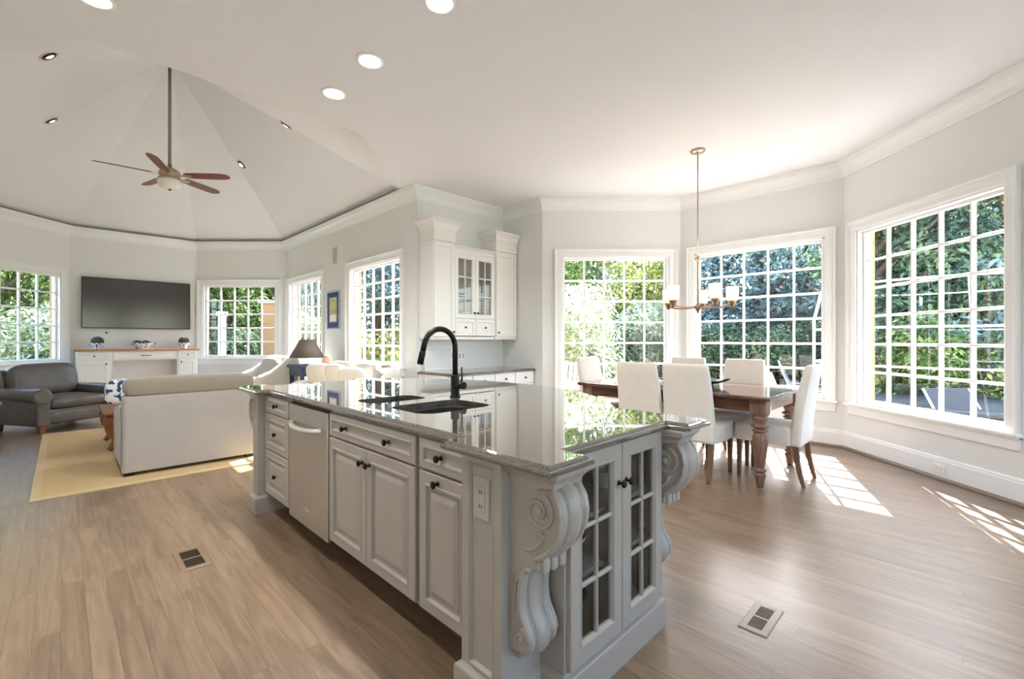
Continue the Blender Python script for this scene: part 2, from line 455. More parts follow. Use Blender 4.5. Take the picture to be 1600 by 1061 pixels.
# ------------------------------------------------------------------ mesh helpers
class MB:
    def __init__(s, M=None):
        s.v = []; s.f = []; s.sm = []
        s.M = M if M is not None else Matrix()
    def add(s, verts, faces, smooth=False):
        o = len(s.v)
        s.v += [s.M @ Vector(p) for p in verts]
        for f in faces:
            s.f.append([i + o for i in f]); s.sm.append(smooth)
        return s
    def box(s, a, b):
        x0, y0, z0 = [min(a[i], b[i]) for i in range(3)]
        x1, y1, z1 = [max(a[i], b[i]) for i in range(3)]
        return s.add([(x0, y0, z0), (x1, y0, z0), (x1, y1, z0), (x0, y1, z0), (x0, y0, z1), (x1, y0, z1), (x1, y1, z1), (x0, y1, z1)],
                     [(0, 3, 2, 1), (4, 5, 6, 7), (0, 1, 5, 4), (1, 2, 6, 5), (2, 3, 7, 6), (3, 0, 4, 7)])
    def loft(s, rings, closed=True, cap0=True, cap1=True, smooth=False):
        n = len(rings[0]); V = []; F = []
        for r in rings: V += list(r)
        for i in range(len(rings) - 1):
            for j in range(n if closed else n - 1):
                k = (j + 1) % n
                F.append((i * n + j, i * n + k, (i + 1) * n + k, (i + 1) * n + j))
        s.add(V, F, smooth)
        o = len(s.v) - len(V)
        if cap0: s.f.append([o + j for j in range(n)][::-1]); s.sm.append(False)
        if cap1: s.f.append([o + (len(rings) - 1) * n + j for j in range(n)]); s.sm.append(False)
        return s
    def cyl(s, p0, p1, r0, r1=None, n=16, smooth=True):
        return s.tube([p0, p1], [r0, r0 if r1 is None else r1], n)
    def tube(s, pts, r, n=10, closed=False):
        pts = [Vector(p) for p in pts]
        if not isinstance(r, (list, tuple)): r = [r] * len(pts)
        rings = []; up = None
        for i, p in enumerate(pts):
            if closed: t = pts[(i + 1) % len(pts)] - pts[i - 1]
            else: t = pts[min(i + 1, len(pts) - 1)] - pts[max(i - 1, 0)]
            t.normalize()
            if up is None:
                a = Vector((0, 0, 1)) if abs(t.z) < 0.9 else Vector((1, 0, 0))
                up = (a - t * a.dot(t)).normalized()
            else:
                up = (up - t * up.dot(t))
                up.normalize()
            w = t.cross(up)
            rings.append([p + (up * math.cos(2 * PI * j / n) + w * math.sin(2 * PI * j / n)) * r[i] for j in range(n)])
        if closed: rings.append(rings[0])
        return s.loft(rings, True, not closed, not closed, True)
    def lathe(s, prof, c=(0, 0, 0), n=24, sx=1.0, sy=1.0):
        rings = [[(c[0] + r * sx * math.cos(2 * PI * j / n), c[1] + r * sy * math.sin(2 * PI * j / n), c[2] + z) for j in range(n)] for r, z in prof]
        return s.loft(rings, True, True, True, True)
    def prism(s, poly, z0, z1):
        return s.loft([[(x, y, z0) for x, y in poly], [(x, y, z1) for x, y in poly]])
    def extr(s, poly, fn, t0, t1):
        return s.loft([[fn(a, b, t0) for a, b in poly], [fn(a, b, t1) for a, b in poly]])
    def rects(s, rs, back=True):
        """rings of rectangles (u0,v0,u1,v1,n) in the local (u,v,n) frame"""
        return s.loft([[(a, b, n), (c, b, n), (c, d, n), (a, d, n)] for a, b, c, d, n in rs], True, back, True)
    def soft(s, c, sz, e=0.35, nu=24, nv=14, e2=None, rot=None):
        """pillow-like rounded box: superellipsoid with half sizes sz"""
        e2 = e if e2 is None else e2
        sg = lambda v, p: math.copysign(abs(v) ** p, v)
        R = rot if rot is not None else Matrix.Identity(3)
        C_ = Vector(c); rings = []
        for i in range(nv + 1):
            a = -PI / 2 + PI * i / nv
            a = max(min(a, PI / 2 - 1e-3), -PI / 2 + 1e-3)
            ring = []
            for j in range(nu):
                b = 2 * PI * j / nu
                p = Vector((sz[0] * sg(math.cos(a), e2) * sg(math.cos(b), e), sz[1] * sg(math.cos(a), e2) * sg(math.sin(b), e), sz[2] * sg(math.sin(a), e2)))
                ring.append(C_ + R @ p)
            rings.append(ring)
        return s.loft(rings, True, True, True, True)
    def build(s, name, m, parent=None, world=False, bevel=0.0, seg=2, kind=None, label=None):
        me = bpy.data.meshes.new(name)
        V = s.v
        if parent is not None and world:
            inv = (Matrix.Translation(parent.location) @ parent.rotation_euler.to_matrix().to_4x4()).inverted()
            if parent.parent is not None:
                pp = parent.parent
                inv = inv @ (Matrix.Translation(pp.location) @ pp.rotation_euler.to_matrix().to_4x4()).inverted()
            V = [inv @ p for p in V]
        me.from_pydata([tuple(p) for p in V], [], s.f)
        me.polygons.foreach_set('use_smooth', s.sm)
        bm = bmesh.new(); bm.from_mesh(me)
        bmesh.ops.recalc_face_normals(bm, faces=bm.faces)
        bm.to_mesh(me); bm.free()
        me.materials.append(m)
        o = bpy.data.objects.new(name, me)
        COL.objects.link(o)
        if parent is not None: o.parent = parent
        if bevel:
            bv = o.modifiers.new('edge', 'BEVEL')
            bv.width = bevel; bv.segments = seg; bv.limit_method = 'ANGLE'; bv.angle_limit = math.radians(40)
            bv.harden_normals = False
        if kind: o['kind'] = kind
        if label: o['label'] = label
        return o

def tag(o, label, cat, group=None, kind=None):
    o['label'] = label; o['category'] = cat
    if group: o['group'] = group
    if kind: o['kind'] = kind
    return o
def thing(name, label, cat, loc=(0, 0, 0), rz=0.0, group=None):
    o = bpy.data.objects.new(name, None)
    o.empty_display_size = 0.1
    COL.objects.link(o)
    o.location = loc; o.rotation_euler = (0, 0, rz)
    return tag(o, label, cat, group)
def dup(root, loc, rz, label, group=None):
    r = root.copy(); COL.objects.link(r)
    r.location = loc; r.rotation_euler = (0, 0, rz); r['label'] = label
    if group: r['group'] = group
    for ch in list(root.children):
        c = ch.copy(); COL.objects.link(c); c.parent = r
        for g in ch.children:
            d = g.copy(); COL.objects.link(d); d.parent = c
    return r
def frame(o, u, n):
    """matrix taking (u, v, n) to the world: u along the face, v up, n out of the face"""
    u = Vector(u); n = Vector(n)
    m = Matrix.Identity(4)
    for i in range(3):
        m[i][0] = u[i]; m[i][1] = (0, 0, 1)[i]; m[i][2] = n[i]; m[i][3] = o[i]
    return m
def wframe(p0, p1):
    """matrix taking (u along wall, n outward, z) to the world; the room lies left of p0 -> p1"""
    d = Vector((p1[0] - p0[0], p1[1] - p0[1], 0)).normalized()
    n = Vector((d.y, -d.x, 0))
    m = Matrix.Identity(4)
    for i in range(3):
        m[i][0] = d[i]; m[i][1] = n[i]; m[i][2] = (0, 0, 1)[i]; m[i][3] = (p0[0], p0[1], 0)[i]
    return m
def sweep(mb, path, prof, closed=False):
    """sweep profile (in-offset, z) along an xy path, room on the left, mitred"""
    P = [Vector((p[0], p[1])) for p in path]; n = len(P); rings = []
    for i in range(n):
        a = P[i - 1] if (closed or i > 0) else None
        b = P[(i + 1) % n] if (closed or i < n - 1) else None
        d0 = (P[i] - a).normalized() if a is not None else None
        d1 = (b - P[i]).normalized() if b is not None else None
        if d0 is None: d0 = d1
        if d1 is None: d1 = d0
        n0 = Vector((-d0.y, d0.x)); n1 = Vector((-d1.y, d1.x))
        m = (n0 + n1); m = m / max(0.2, (1 + n0.dot(n1)))
        rings.append([(P[i].x + m.x * q, P[i].y + m.y * q, z) for q, z in prof])
    if closed: rings.append(rings[0])
    mb.loft(rings, True, not closed, not closed)
    return mb

# ------------------------------------------------------------------ the setting
H = 3.25
A_ = (4.90, 4.28); B_ = (6.306, 2.874); C_ = (6.306, 0.958); D_ = (4.93, -0.418)
LOOP = [(-1.2, -3.0), (4.93, -3.0), D_, C_, B_, A_, (4.90, 5.10), (3.32, 5.10), (3.32, 9.95), (2.0, 11.27), (0.115, 11.27), (-1.2, 9.955)]
VAULT = [(-1.2, 5.5), (0.14, 4.16), (2.06, 4.16), (3.32, 5.42), (3.32, 9.95), (2.0, 11.27), (0.115, 11.27), (-1.2, 9.955)]
APEX = (1.06, 7.72, 5.10)

MB().prism([(-1.5, -3.3), (5.2, -3.3), (5.0, -0.45), (6.40, 0.93), (6.40, 2.91), (5.0, 4.32), (5.0, 5.2), (3.42, 5.2), (3.42, 10.0), (2.04, 11.37), (0.07, 11.37), (-1.5, 10.1)], -0.12, 0.0).build('floor', M['floor'], kind='structure')
cp = [(-1.2, -3.0), (4.93, -3.0), D_, C_, B_, A_, (4.90, 5.10), (3.32, 5.10), (3.32, 5.42), (2.06, 4.16), (0.14, 4.16), (-1.2, 5.5)]
cb = MB()
cb.add([(x, y, H) for x, y in cp], [list(range(len(cp)))])
cb.build('ceiling', M['ceiling'], kind='structure')
vb = MB()
vb.add([(x, y, H) for x, y in VAULT] + [APEX], [(i, (i + 1) % 8, 8) for i in range(8)])
# a thin face where the flat ceiling turns up into the vault
vb.build('ceiling_vault', M['ceiling'], kind='structure')

def wall(name, p0, p1, openings=(), ext=True, z1=H + 0.02, g0=0.06):
    L = (Vector(p1) - Vector(p0)).length
    def pieces(n0, n1, zb, zt, grow):
        mb = MB(wframe(p0, p1)); u = -grow if g0 else 0.012
        for a, b, c, d in openings:
            mb.box((u, n0, zb), (a, n1, zt))
            mb.box((a, n0, zb), (b, n1, c)); mb.box((a, n0, d), (b, n1, zt))
            u = b
        mb.box((u, n0, zb), (L + grow, n1, zt))
        return mb
    pieces(0, 0.13, 0, z1, 0).build(name, M['wall'], kind='structure')
    if ext:
        pieces(0.13, 0.20, -0.3, z1 + 0.25, 0.06).build(name + '_brick', M['brick'], kind='structure')
    return wframe(p0, p1)

WIN_N = [0]
def window(p0, p1, o, rows, cols=5, apron=True):
    u0, u1, z0, z1 = o
    WIN_N[0] += 1
    F = wframe(p0, p1)
    root = bpy.data.objects.new('window_%d' % WIN_N[0], None)
    COL.objects.link(root)
    root.location = F @ Vector(((u0 + u1) / 2, 0, z0))
    root['kind'] = 'structure'
    cw = 0.105
    # casing with a raised backband, picture-frame style on three sides
    mb = MB(F)
    prof = [(0.0, -0.001), (0.0, -0.016), (0.012, -0.02), (0.06, -0.02), (0.066, -0.026), (cw - 0.018, -0.028), (cw - 0.014, -0.042), (cw, -0.042), (cw, -0.001)]
    rings = []
    for ins, nn in prof:
        rings.append([(u0 - ins, nn, z0 - 0.01), (u0 - ins, nn, z1 + ins), (u1 + ins, nn, z1 + ins), (u1 + ins, nn, z0 - 0.01)])
    rings.append(rings[0])
    mb.loft(rings, False, False, False)
    mb.build('window_casing', M['trim'], root, True)
    # jamb liner
    mb = MB(F); t = 0.018
    mb.box((u0, 0, z0), (u0 + t, 0.14, z1)); mb.box((u1 - t, 0, z0), (u1, 0.14, z1))
    mb.box((u0, 0, z1 - t), (u1, 0.14, z1)); mb.box((u0, 0, z0), (u1, 0.14, z0 + t))
    mb.build('window_jamb', M['trim'], root, True)
    # sash + muntins
    a0, a1, b0, b1 = u0 + t, u1 - t, z0 + t, z1 - t
    sw = 0.026
    mb = MB(F)
    rr = [[(x0, n, y0), (x1, n, y0), (x1, n, y1), (x0, n, y1)] for x0, x1, y0, y1, n in
          [(a0, a1, b0, b1, 0.055), (a0 + sw, a1 - sw, b0 + sw, b1 - sw, 0.055), (a0 + sw + 0.006, a1 - sw - 0.006, b0 + sw + 0.006, b1 - sw - 0.006, 0.075),
           (a0 + sw, a1 - sw, b0 + sw, b1 - sw, 0.105), (a0, a1, b0, b1, 0.105)]]
    rr.append(rr[0])
    mb.loft(rr, True, False, False)
    mb.build('window_sash', M['trim'], root, True)
    mb = MB(F); mw = 0.014
    g0, g1, h0, h1 = a0 + sw, a1 - sw, b0 + sw, b1 - sw
    for i in range(1, cols):
        x = g0 + (g1 - g0) * i / cols
        mb.extr([(-mw, 0.078), (-mw, 0.068), (-mw * 0.4, 0.058), (mw * 0.4, 0.058), (mw, 0.068), (mw, 0.078), (mw * 0.6, 0.1), (-mw * 0.6, 0.1)], lambda a, b, t_, x=x: (x + a, b, t_), h0, h1)
    for i in range(1, rows):
        z = h0 + (h1 - h0) * i / rows
        mb.extr([(-mw, 0.079), (-mw, 0.069), (-mw * 0.4, 0.059), (mw * 0.4, 0.059), (mw, 0.069), (mw, 0.079), (mw * 0.6, 0.099), (-mw * 0.6, 0.099)], lambda a, b, t_, z=z: (t_, b, z + a), g0, g1)
    mb.build('window_muntins', M['trim'], root, True)
    mb = MB(F)
    mb.add([(g0 - 0.004, 0.08, h0 - 0.004), (g1 + 0.004, 0.08, h0 - 0.004), (g1 + 0.004, 0.08, h1 + 0.004), (g0 - 0.004, 0.08, h1 + 0.004)], [(0, 1, 2, 3)])
    mb.build('window_glass', M['glass'], root, True)
    # stool and apron
    mb = MB(F)
    mb.box((u0 - cw - 0.02, -0.058, z0 - 0.035), (u1 + cw + 0.02, 0.0, z0 - 0.006))
    mb.build('window_sill', M['trim'], root, True, bevel=0.008)
    mb = MB(F)
    mb.box((u0 - cw, -0.022, z0 - 0.135), (u1 + cw, 0.0, z0 - 0.035))
    mb.box((u0 - cw, -0.034, z0 - 0.055), (u1 + cw, 0.0, z0 - 0.035))
    mb.build('window_apron', M['trim'], root, True, bevel=0.004)
    mb = MB(F)
    mb.box((u0 - 0.02, 0.14, z0 - 0.05), (u1 + 0.02, 0.24, z0 - 0.004))
    mb.build('window_ledge', M['brick'], root, True)
    return root

ZD0, ZD1, ZF0, ZF1 = 0.54, 2.43, 0.86, 2.375
o_w1 = (0.167, 1.712, ZD0, ZD1); o_w2 = (0.182, 1.712, ZD0, ZD1); o_w3 = (0.261, 1.761, ZD0, ZD1)
o_fn = (0.40, 1.94, ZF0, ZF1); o_ff = (3.06, 4.70, ZF0, ZF1); o_F = (0.232, 1.742, ZF0, ZF1); o_L = (0.16, 1.65, ZF0, ZF1)
# unseen windows added behind the camera as extra sky light
o_fill1 = (0.9, 2.7, ZD0, ZD1); o_fill2 = (3.3, 5.1, ZD0, ZD1)
wall('wall_kitchen_back', LOOP[0], LOOP[1], [o_fill1, o_fill2])
wall('wall_kitchen_side', LOOP[1], LOOP[2], ext=False)
wall('wall_dining_right', D_, C_, [o_w3]); window(D_, C_, o_w3, 6)
wall('wall_dining_center', C_, B_, [o_w2]); window(C_, B_, o_w2, 6)
wall('wall_dining_left', B_, A_, [o_w1]); window(B_, A_, o_w1, 6)
wall('wall_buffet_side', A_, LOOP[6], ext=False)
wall('wall_buffet_back', LOOP[6], (3.326, 5.10), ext=False)
wall('wall_family_right', LOOP[7], LOOP[8], [o_fn, o_ff], g0=0); window(LOOP[7], LOOP[8], o_fn, 6); window(LOOP[7], LOOP[8], o_ff, 6)
wall('wall_family_corner', LOOP[8], LOOP[9], [o_F]); window(LOOP[8], LOOP[9], o_F, 5)
wall('wall_family_back', LOOP[9], LOOP[10])
wall('wall_family_left_corner', LOOP[10], LOOP[11], [o_L]); window(LOOP[10], LOOP[11], o_L, 5); window(LOOP[0], LOOP[1], o_fill1, 6); window(LOOP[0], LOOP[1], o_fill2, 6)  # last two windows are unseen, added to lighten the room
wall('wall_family_left', LOOP[11], LOOP[0], ext=False)

crown = [(0, 3.075), (0.014, 3.075), (0.016, 3.10), (0.024, 3.105), (0.032, 3.13), (0.055, 3.165), (0.078, 3.19), (0.088, 3.195), (0.092, 3.215), (0.108, 3.218), (0.112, 3.249), (0, 3.249)]
sweep(MB(), LOOP[-1:] + LOOP[:-1], crown, True).build('trim_crown', M['trim'], kind='structure')
# grey strip standing in for the shadow line between crown and vault
sweep(MB(), [(3.32, 5.44)] + LOOP[8:12] + [(-1.2, 5.5)], [(0.098, 3.2505), (0.124, 3.2505), (0.124, 3.266), (0.098, 3.266)]).build('trim_shade_line', M['gap'], kind='structure')
base = [(0, 0.0), (0.018, 0.0), (0.018, 0.165), (0.014, 0.175), (0.012, 0.19), (0.004, 0.2), (0, 0.2)]
sweep(MB(), LOOP, base, True).build('baseboard_room', M['trim'], kind='structure')
shoe = [(0.017, 0.0), (0.042, 0.0), (0.041, 0.014), (0.032, 0.026), (0.017, 0.030)]
sweep(MB(), LOOP, shoe, True).build('trim_shoe', M['shoe'], kind='structure')

# ground outside
MB().box((-40, -40, -0.42), (70, 70, -0.36)).build('ground_lawn', M['grass'], kind='structure')
pb = MB()
pb.prism([(4.9, -3.0), (8.6, -3.0), (10.6, -0.5), (11.4, 2.5), (10.6, 5.6), (8.2, 7.4), (3.7, 7.6), (3.7, 5.45), (5.3, 5.45), (5.3, 4.6), (6.7, 3.1), (6.7, 0.8), (5.3, -0.6)], -0.36, -0.22)
pb.build('ground_patio', M['patio'], kind='structure')
MB().box((-3.0, -9.0, -0.36), (6.0, -3.4, -0.22)).build('ground_bounce_slab', M['patio'], kind='structure')  # unseen paving added to cut green bounce through the back windows

# ------------------------------------------------------------------ island
ZC = 0.885            # counter top
ZU = 0.853            # underside
def bulge(y):
    t = min(1.0, abs(y - 2.5) / 1.25)
    return 2.03 + 0.57 * (1 - t ** 2.5)
outline = [(0.935, 0.79), (1.145, 0.79), (1.145, 0.89), (1.825, 0.89), (1.825, 0.79), (2.03, 0.79), (2.03, 1.25)]
outline += [(bulge(1.25 + 2.5 * i / 24), 1.25 + 2.5 * i / 24) for i in range(1, 24)]
outline += [(2.03, 3.75), (2.03, 3.86), (1.825, 3.86), (1.825, 3.75), (1.145, 3.75), (1.145, 3.86), (0.935, 3.86), (0.935, 3.44), (1.02, 3.44), (1.02, 1.29), (0.935, 1.29)]
def inset(poly, d):
    out = []; n = len(poly)
    for i in range(n):
        a, b, c = Vector(poly[i - 1]), Vector(poly[i]), Vector(poly[(i + 1) % n])
        d0 = (b - a).normalized(); d1 = (c - b).normalized()
        n0 = Vector((-d0.y, d0.x)); n1 = Vector((-d1.y, d1.x))
        m = (n0 + n1) / max(0.3, 1 + n0.dot(n1))
        out.append((b.x + m.x * d, b.y + m.y * d))
    return out
def rrect(x0, y0, x1, y1, r, n=5):
    P = []
    for cx, cy, a0 in ((x1 - r, y1 - r, 0), (x0 + r, y1 - r, 90), (x0 + r, y0 + r, 180), (x1 - r, y0 + r, 270)):
        for i in range(n + 1):
            a = math.radians(a0 + 90 * i / n)
            P.append((cx + r * math.cos(a), cy + r * math.sin(a)))
    return P
BOWLS = [(1.19, 1.76, 1.64, 2.12, 0.09), (1.19, 2.255, 1.56, 2.485, 0.07)]
def counter_mesh(poly, ztop, zbot, holes, name, m, parent):
    e = [(0.020, ztop), (0.016, ztop - 0.004), (0.012, ztop - 0.009), (0.012, ztop - 0.0115), (0.003, ztop - 0.0125), (0.0, ztop - 0.017), (0.0, ztop - 0.024), (0.003, ztop - 0.029), (0.010, zbot), ]
    rings = [[(x, y, z) for x, y in inset(poly, d)] for d, z in e]
    mb = MB(); mb.loft(rings, True, False, False)
    bm = bmesh.new()
    def cap(z, d, hs):
        edges = []
        for P in [inset(poly, d)] + hs:
            vs = [bm.verts.new((x, y, z)) for x, y in P]
            edges += [bm.edges.new((vs[i], vs[(i + 1) % len(vs)])) for i in range(len(vs))]
        bmesh.ops.triangle_fill(bm, use_beauty=True, use_dissolve=False, edges=edges)
    cap(ztop, 0.020, holes); cap(zbot, 0.010, holes)
    bm.verts.index_update()
    mb.add([tuple(v.co) for v in bm.verts], [[v.index for v in f.verts] for f in bm.faces])
    bm.free()
    for P in holes:
        mb.loft([[(x, y, ztop) for x, y in P], [(x, y, zbot) for x, y in P]], True, False, False)
    return mb.build(name, m, parent, parent is not None)
ct = counter_mesh(outline, ZC, ZU, [rrect(*b) for b in BOWLS], 'kitchen_countertop', M['granite'], None)
tag(ct, 'polished grey granite island countertop with stepped edge and two sink cutouts', 'countertop')

# undermount double sink
sk = thing('kitchen_sink', 'black undermount double-bowl sink set in the granite island', 'sink', (1.4, 2.1, ZU - 0.2))
for nm, (x0, y0, x1, y1, r), dp in (('large_bowl', BOWLS[0], 0.21), ('small_bowl', BOWLS[1], 0.16)):
    mb = MB(); g = 0.004
    R = [(0.02, ZU - 0.001), (-g, ZU - 0.001), (-g - 0.004, ZU - 0.01), (-0.012, ZU - dp + 0.03), (-0.04, ZU - dp), ]
    rings = []
    for d, z in R:
        rings.append([(x, y, z) for x, y in rrect(x0 - d, y0 - d, x1 + d, y1 + d, r + d * 0.5 if r + d * 0.5 > 0.02 else 0.02)])
    outer = [[(x, y, z) for x, y in rrect(x0 - d, y0 - d, x1 + d, y1 + d, r)] for d, z in ((0.0, ZU - dp - 0.012), (0.02, ZU - dp + 0.02), (0.02, ZU - 0.001))]
    mb.loft(outer + rings, True, True, True)
    bo = mb.build(nm, M['sink'], sk, True)
    cx, cy = (x0 + x1) / 2, (y0 + y1) / 2
    MB().lathe([(0, 0), (0.045, 0), (0.045, 0.004), (0.02, 0.006), (0, 0.006)], (cx, cy, ZU - dp), 20).build('drain', M['steelh'], bo, True)

# faucet
FX, FY = 1.70, 2.19
fc = thing('kitchen_faucet', 'matte black gooseneck pull-down faucet standing behind the island sink', 'faucet', (FX, FY, ZC))
MB().lathe([(0.033, 0), (0.033, 0.004), (0.030, 0.008), (0.027, 0.010), (0.027, 0.13), (0.026, 0.134), (0.0, 0.135)], (0, 0, 0), 24).build('faucet_body', M['black'], fc)
pts = [(0, 0, 0.13), (0, 0, 0.30)]
for i in range(1, 17):
    a = math.radians(165 * i / 16)
    pts.append((-0.112 + 0.112 * math.cos(a), 0, 0.30 + 0.112 * math.sin(a)))
a = math.radians(165)
dx, dz = -math.sin(a), math.cos(a)
e0 = pts[-1]
pts.append((e0[0] + dx * 0.05, 0, e0[2] + dz * 0.05))
MB().tube(pts, 0.0165, 16).build('faucet_neck', M['black'], fc)
MB().tube([pts[-1], (pts[-1][0] + dx * 0.004, 0, pts[-1][2] + dz * 0.004), (pts[-1][0] + dx * 0.075, 0, pts[-1][2] + dz * 0.075)], [0.0165, 0.019, 0.0185], 16).build('spray_head', M['black'], fc)
hd = MB().cyl((0, -0.02, 0.075), (0.0, -0.085, 0.075), 0.022, n=18).build('faucet_handle', M['black'], fc)
MB().tube([(0, -0.06, 0.09), (0.0, -0.066, 0.13), (0.0, -0.062, 0.185)], [0.007, 0.0055, 0.0045], 8).build('lever', M['black'], hd)

# ------- door and drawer fronts
def raised(mb, u0, v0, u1, v1, st=0.055, t=0.02):
    r = lambda d, n: (u0 + d, v0 + d, u1 - d, v1 - d, n)
    mb.rects([r(0, 0), r(0, t - 0.004), r(0.004, t), (r(st - 0.012, t)), r(st - 0.008, t + 0.004), r(st - 0.002, t + 0.004), r(st + 0.004, t - 0.009), r(st + 0.014, t - 0.011), r(st + 0.018, t - 0.006), r(st + 0.042, t + 0.001), ])
def flatp(mb, u0, v0, u1, v1, st=0.035, t=0.02):
    r = lambda d, n: (u0 + d, v0 + d, u1 - d, v1 - d, n)
    mb.rects([r(0, 0), r(0, t - 0.004), r(0.004, t), r(st - 0.008, t), r(st - 0.006, t + 0.003), r(st - 0.001, t + 0.003), r(st + 0.006, t - 0.009), r(st + 0.012, t - 0.009)])
def knob(parent, F, u, v, n, m='knob', s=1.0):
    mb = MB(F)
    prof = [(0.0, 0.0), (0.010, 0.0), (0.010, 0.003), (0.0055, 0.006), (0.005, 0.012), (0.009, 0.016), (0.0145, 0.020), (0.0155, 0.025), (0.012, 0.030), (0.0, 0.032)]
    rings = [[(u + r * s * math.cos(2 * PI * j / 16), v + r * s * math.sin(2 * PI * j / 16), n + z * s) for j in range(16)] for r, z in prof]
    mb.loft(rings, True, True, True, True)
    return mb.build('knob', M[m], parent, True)
def glassdoor(root, F, u0, v0, u1, v1, cols, rows, st, fm, gm, name='glass_door', kn=None, bar=0.007, bottom=None):
    t = 0.02; bt = bottom or st
    mb = MB(F)
    r = lambda d, n, q=0: [(u0 + d, v0 + d + q, n), (u1 - d, v0 + d + q, n), (u1 - d, v1 - d, n), (u0 + d, v1 - d, n)]
    q = bt - st
    mb.loft([r(st + 0.008, 0.0, q), r(0, 0), r(0, t - 0.003), r(0.003, t), r(st - 0.008, t, q), r(st - 0.004, t + 0.003, q), r(st, t + 0.002, q), r(st + 0.008, t - 0.010, q), r(st + 0.008, 0.0, q)], True, False, False)
    a0, a1, b0, b1 = u0 + st, u1 - st, v0 + bt, v1 - st
    for i in range(1, cols):
        x = a0 + (a1 - a0) * i / cols
        mb.extr([(-bar, 0.004), (bar, 0.004), (bar, 0.012), (bar * 0.5, 0.017), (-bar * 0.5, 0.017), (-bar, 0.012)], lambda a, b, tt, x=x: (x + a, tt, b), b0, b1)
    for i in range(1, rows):
        z = b0 + (b1 - b0) * i / rows
        mb.extr([(-bar, 0.004), (bar, 0.004), (bar, 0.012), (bar * 0.5, 0.017), (-bar * 0.5, 0.017), (-bar, 0.012)], lambda a, b, tt, z=z: (tt, z + a, b), a0, a1)
    d = mb.build(name, fm, root, True)
    g = MB(F)
    g.add([(a0, b0, 0.003), (a1, b0, 0.003), (a1, b1, 0.003), (a0, b1, 0.003)], [(0, 1, 2, 3)])
    g.build('pane', gm, d, True)
    if kn: knob(d, F, kn[0], kn[1], t)
    return d

XCF = 1.052   # carcass face of the sink side
def LF(y): return frame((XCF, y, 0), (0, -1, 0), (-1, 0, 0))   # u runs towards the camera
def carcass(root, y0, y1, zb=0.135, name='cabinet_body', x1=1.55, m='gray'):
    mb = MB(); mb.box((XCF, y0 + 0.001, zb), (x1, y1 - 0.001, ZU - 0.002))
    return mb.build(name, M[m], root, True)
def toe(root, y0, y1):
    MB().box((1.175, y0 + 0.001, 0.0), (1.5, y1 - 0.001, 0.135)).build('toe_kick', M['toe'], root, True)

# drawers
y0, y1 = 3.056, 3.534
c = thing('drawer_cabinet', 'grey three-drawer island cabinet between the far post and the dishwasher', 'cabinet', (1.3, 3.295, 0))
carcass(c, y0, y1); toe(c, y0, y1)
F = LF(y1)
W = y1 - y0
for v0, v1, kind in ((0.722, 0.838, 'f'), (0.462, 0.716, 'r'), (0.150, 0.456, 'r')):
    mb = MB(F)
    (flatp if kind == 'f' else raised)(mb, 0.012, v0, W - 0.012, v1, *((0.032,) if kind == 'f' else (0.05,)))
    d = mb.build('drawer', M['gray'], c, True)
    knob(d, F, W / 2, (v0 + v1) / 2, 0.014)
# dishwasher
y0, y1 = 2.456, 3.050
c = thing('dishwasher', 'stainless steel dishwasher with bowed bar handle built into the grey island', 'dishwasher', (1.3, 2.753, 0))
F = LF(y1); W = y1 - y0
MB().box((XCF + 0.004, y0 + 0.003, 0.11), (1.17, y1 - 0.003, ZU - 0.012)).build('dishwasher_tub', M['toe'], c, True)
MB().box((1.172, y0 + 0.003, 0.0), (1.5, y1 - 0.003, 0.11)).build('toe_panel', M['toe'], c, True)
mb = MB(F)
mb.rects([(0.005, 0.118, W - 0.005, 0.828, -0.002), (0.005, 0.118, W - 0.005, 0.828, 0.016), (0.010, 0.123, W - 0.010, 0.823, 0.021)])
dd = mb.build('dishwasher_door', M['steel'], c, True)
mb = MB(F); hp = []
for i in range(17):
    t = i / 16
    hp.append((0.075 + (W - 0.15) * t, 0.722 - 0.012 * math.sin(PI * t), 0.022 + 0.052 * (math.sin(PI * t) ** 0.5)))
mb.tube(hp, 0.016, 12)
mb.build('handle', M['steelh'], dd, True)
MB(F).rects([(0.26, 0.215, 0.34, 0.232, 0.02), (0.26, 0.215, 0.34, 0.232, 0.0225)]).build('badge', M['steelh'], dd, True)
# sink base
y0, y1 = 1.585, 2.450
c = thing('sink_cabinet', 'grey island sink cabinet with one wide false drawer over two raised-panel doors', 'cabinet', (1.3, 2.017, 0))
MB().box((XCF, y0 + 0.001, 0.135), (1.16, y1 - 0.001, ZU - 0.002)).build('cabinet_body', M['gray'], c, True)
toe(c, y0, y1)
F = LF(y1); W = y1 - y0
mb = MB(F); flatp(mb, 0.014, 0.716, W - 0.014, 0.838, 0.036)
d = mb.build('drawer_front', M['gray'], c, True)
knob(d, F, 0.20, 0.776, 0.014); knob(d, F, W - 0.235, 0.776, 0.014)
for a, b, k in ((0.014, W / 2 - 0.002, W / 2 - 0.034), (W / 2 + 0.002, W - 0.014, W / 2 + 0.034)):
    mb = MB(F); raised(mb, a, 0.148, b, 0.706, 0.058)
    d = mb.build('door', M['gray'], c, True); knob(d, F, k, 0.640, 0.02)
# single door cabinet by the near post
y0, y1 = 1.234, 1.580
c = thing('base_cabinet', 'narrow grey island cabinet with a single drawer and door beside the near outlet post', 'cabinet', (1.3, 1.407, 0))
carcass(c, y0, y1); toe(c, y0, y1)
F = LF(y1); W = y1 - y0
mb = MB(F); flatp(mb, 0.012, 0.716, W - 0.012, 0.838, 0.036)
d = mb.build('drawer', M['gray'], c, True); knob(d, F, W / 2 - 0.02, 0.776, 0.014)
mb = MB(F); raised(mb, 0.012, 0.148, W - 0.012, 0.706, 0.055)
d = mb.build('door', M['gray'], c, True); knob(d, F, W / 2 - 0.03, 0.676, 0.02)

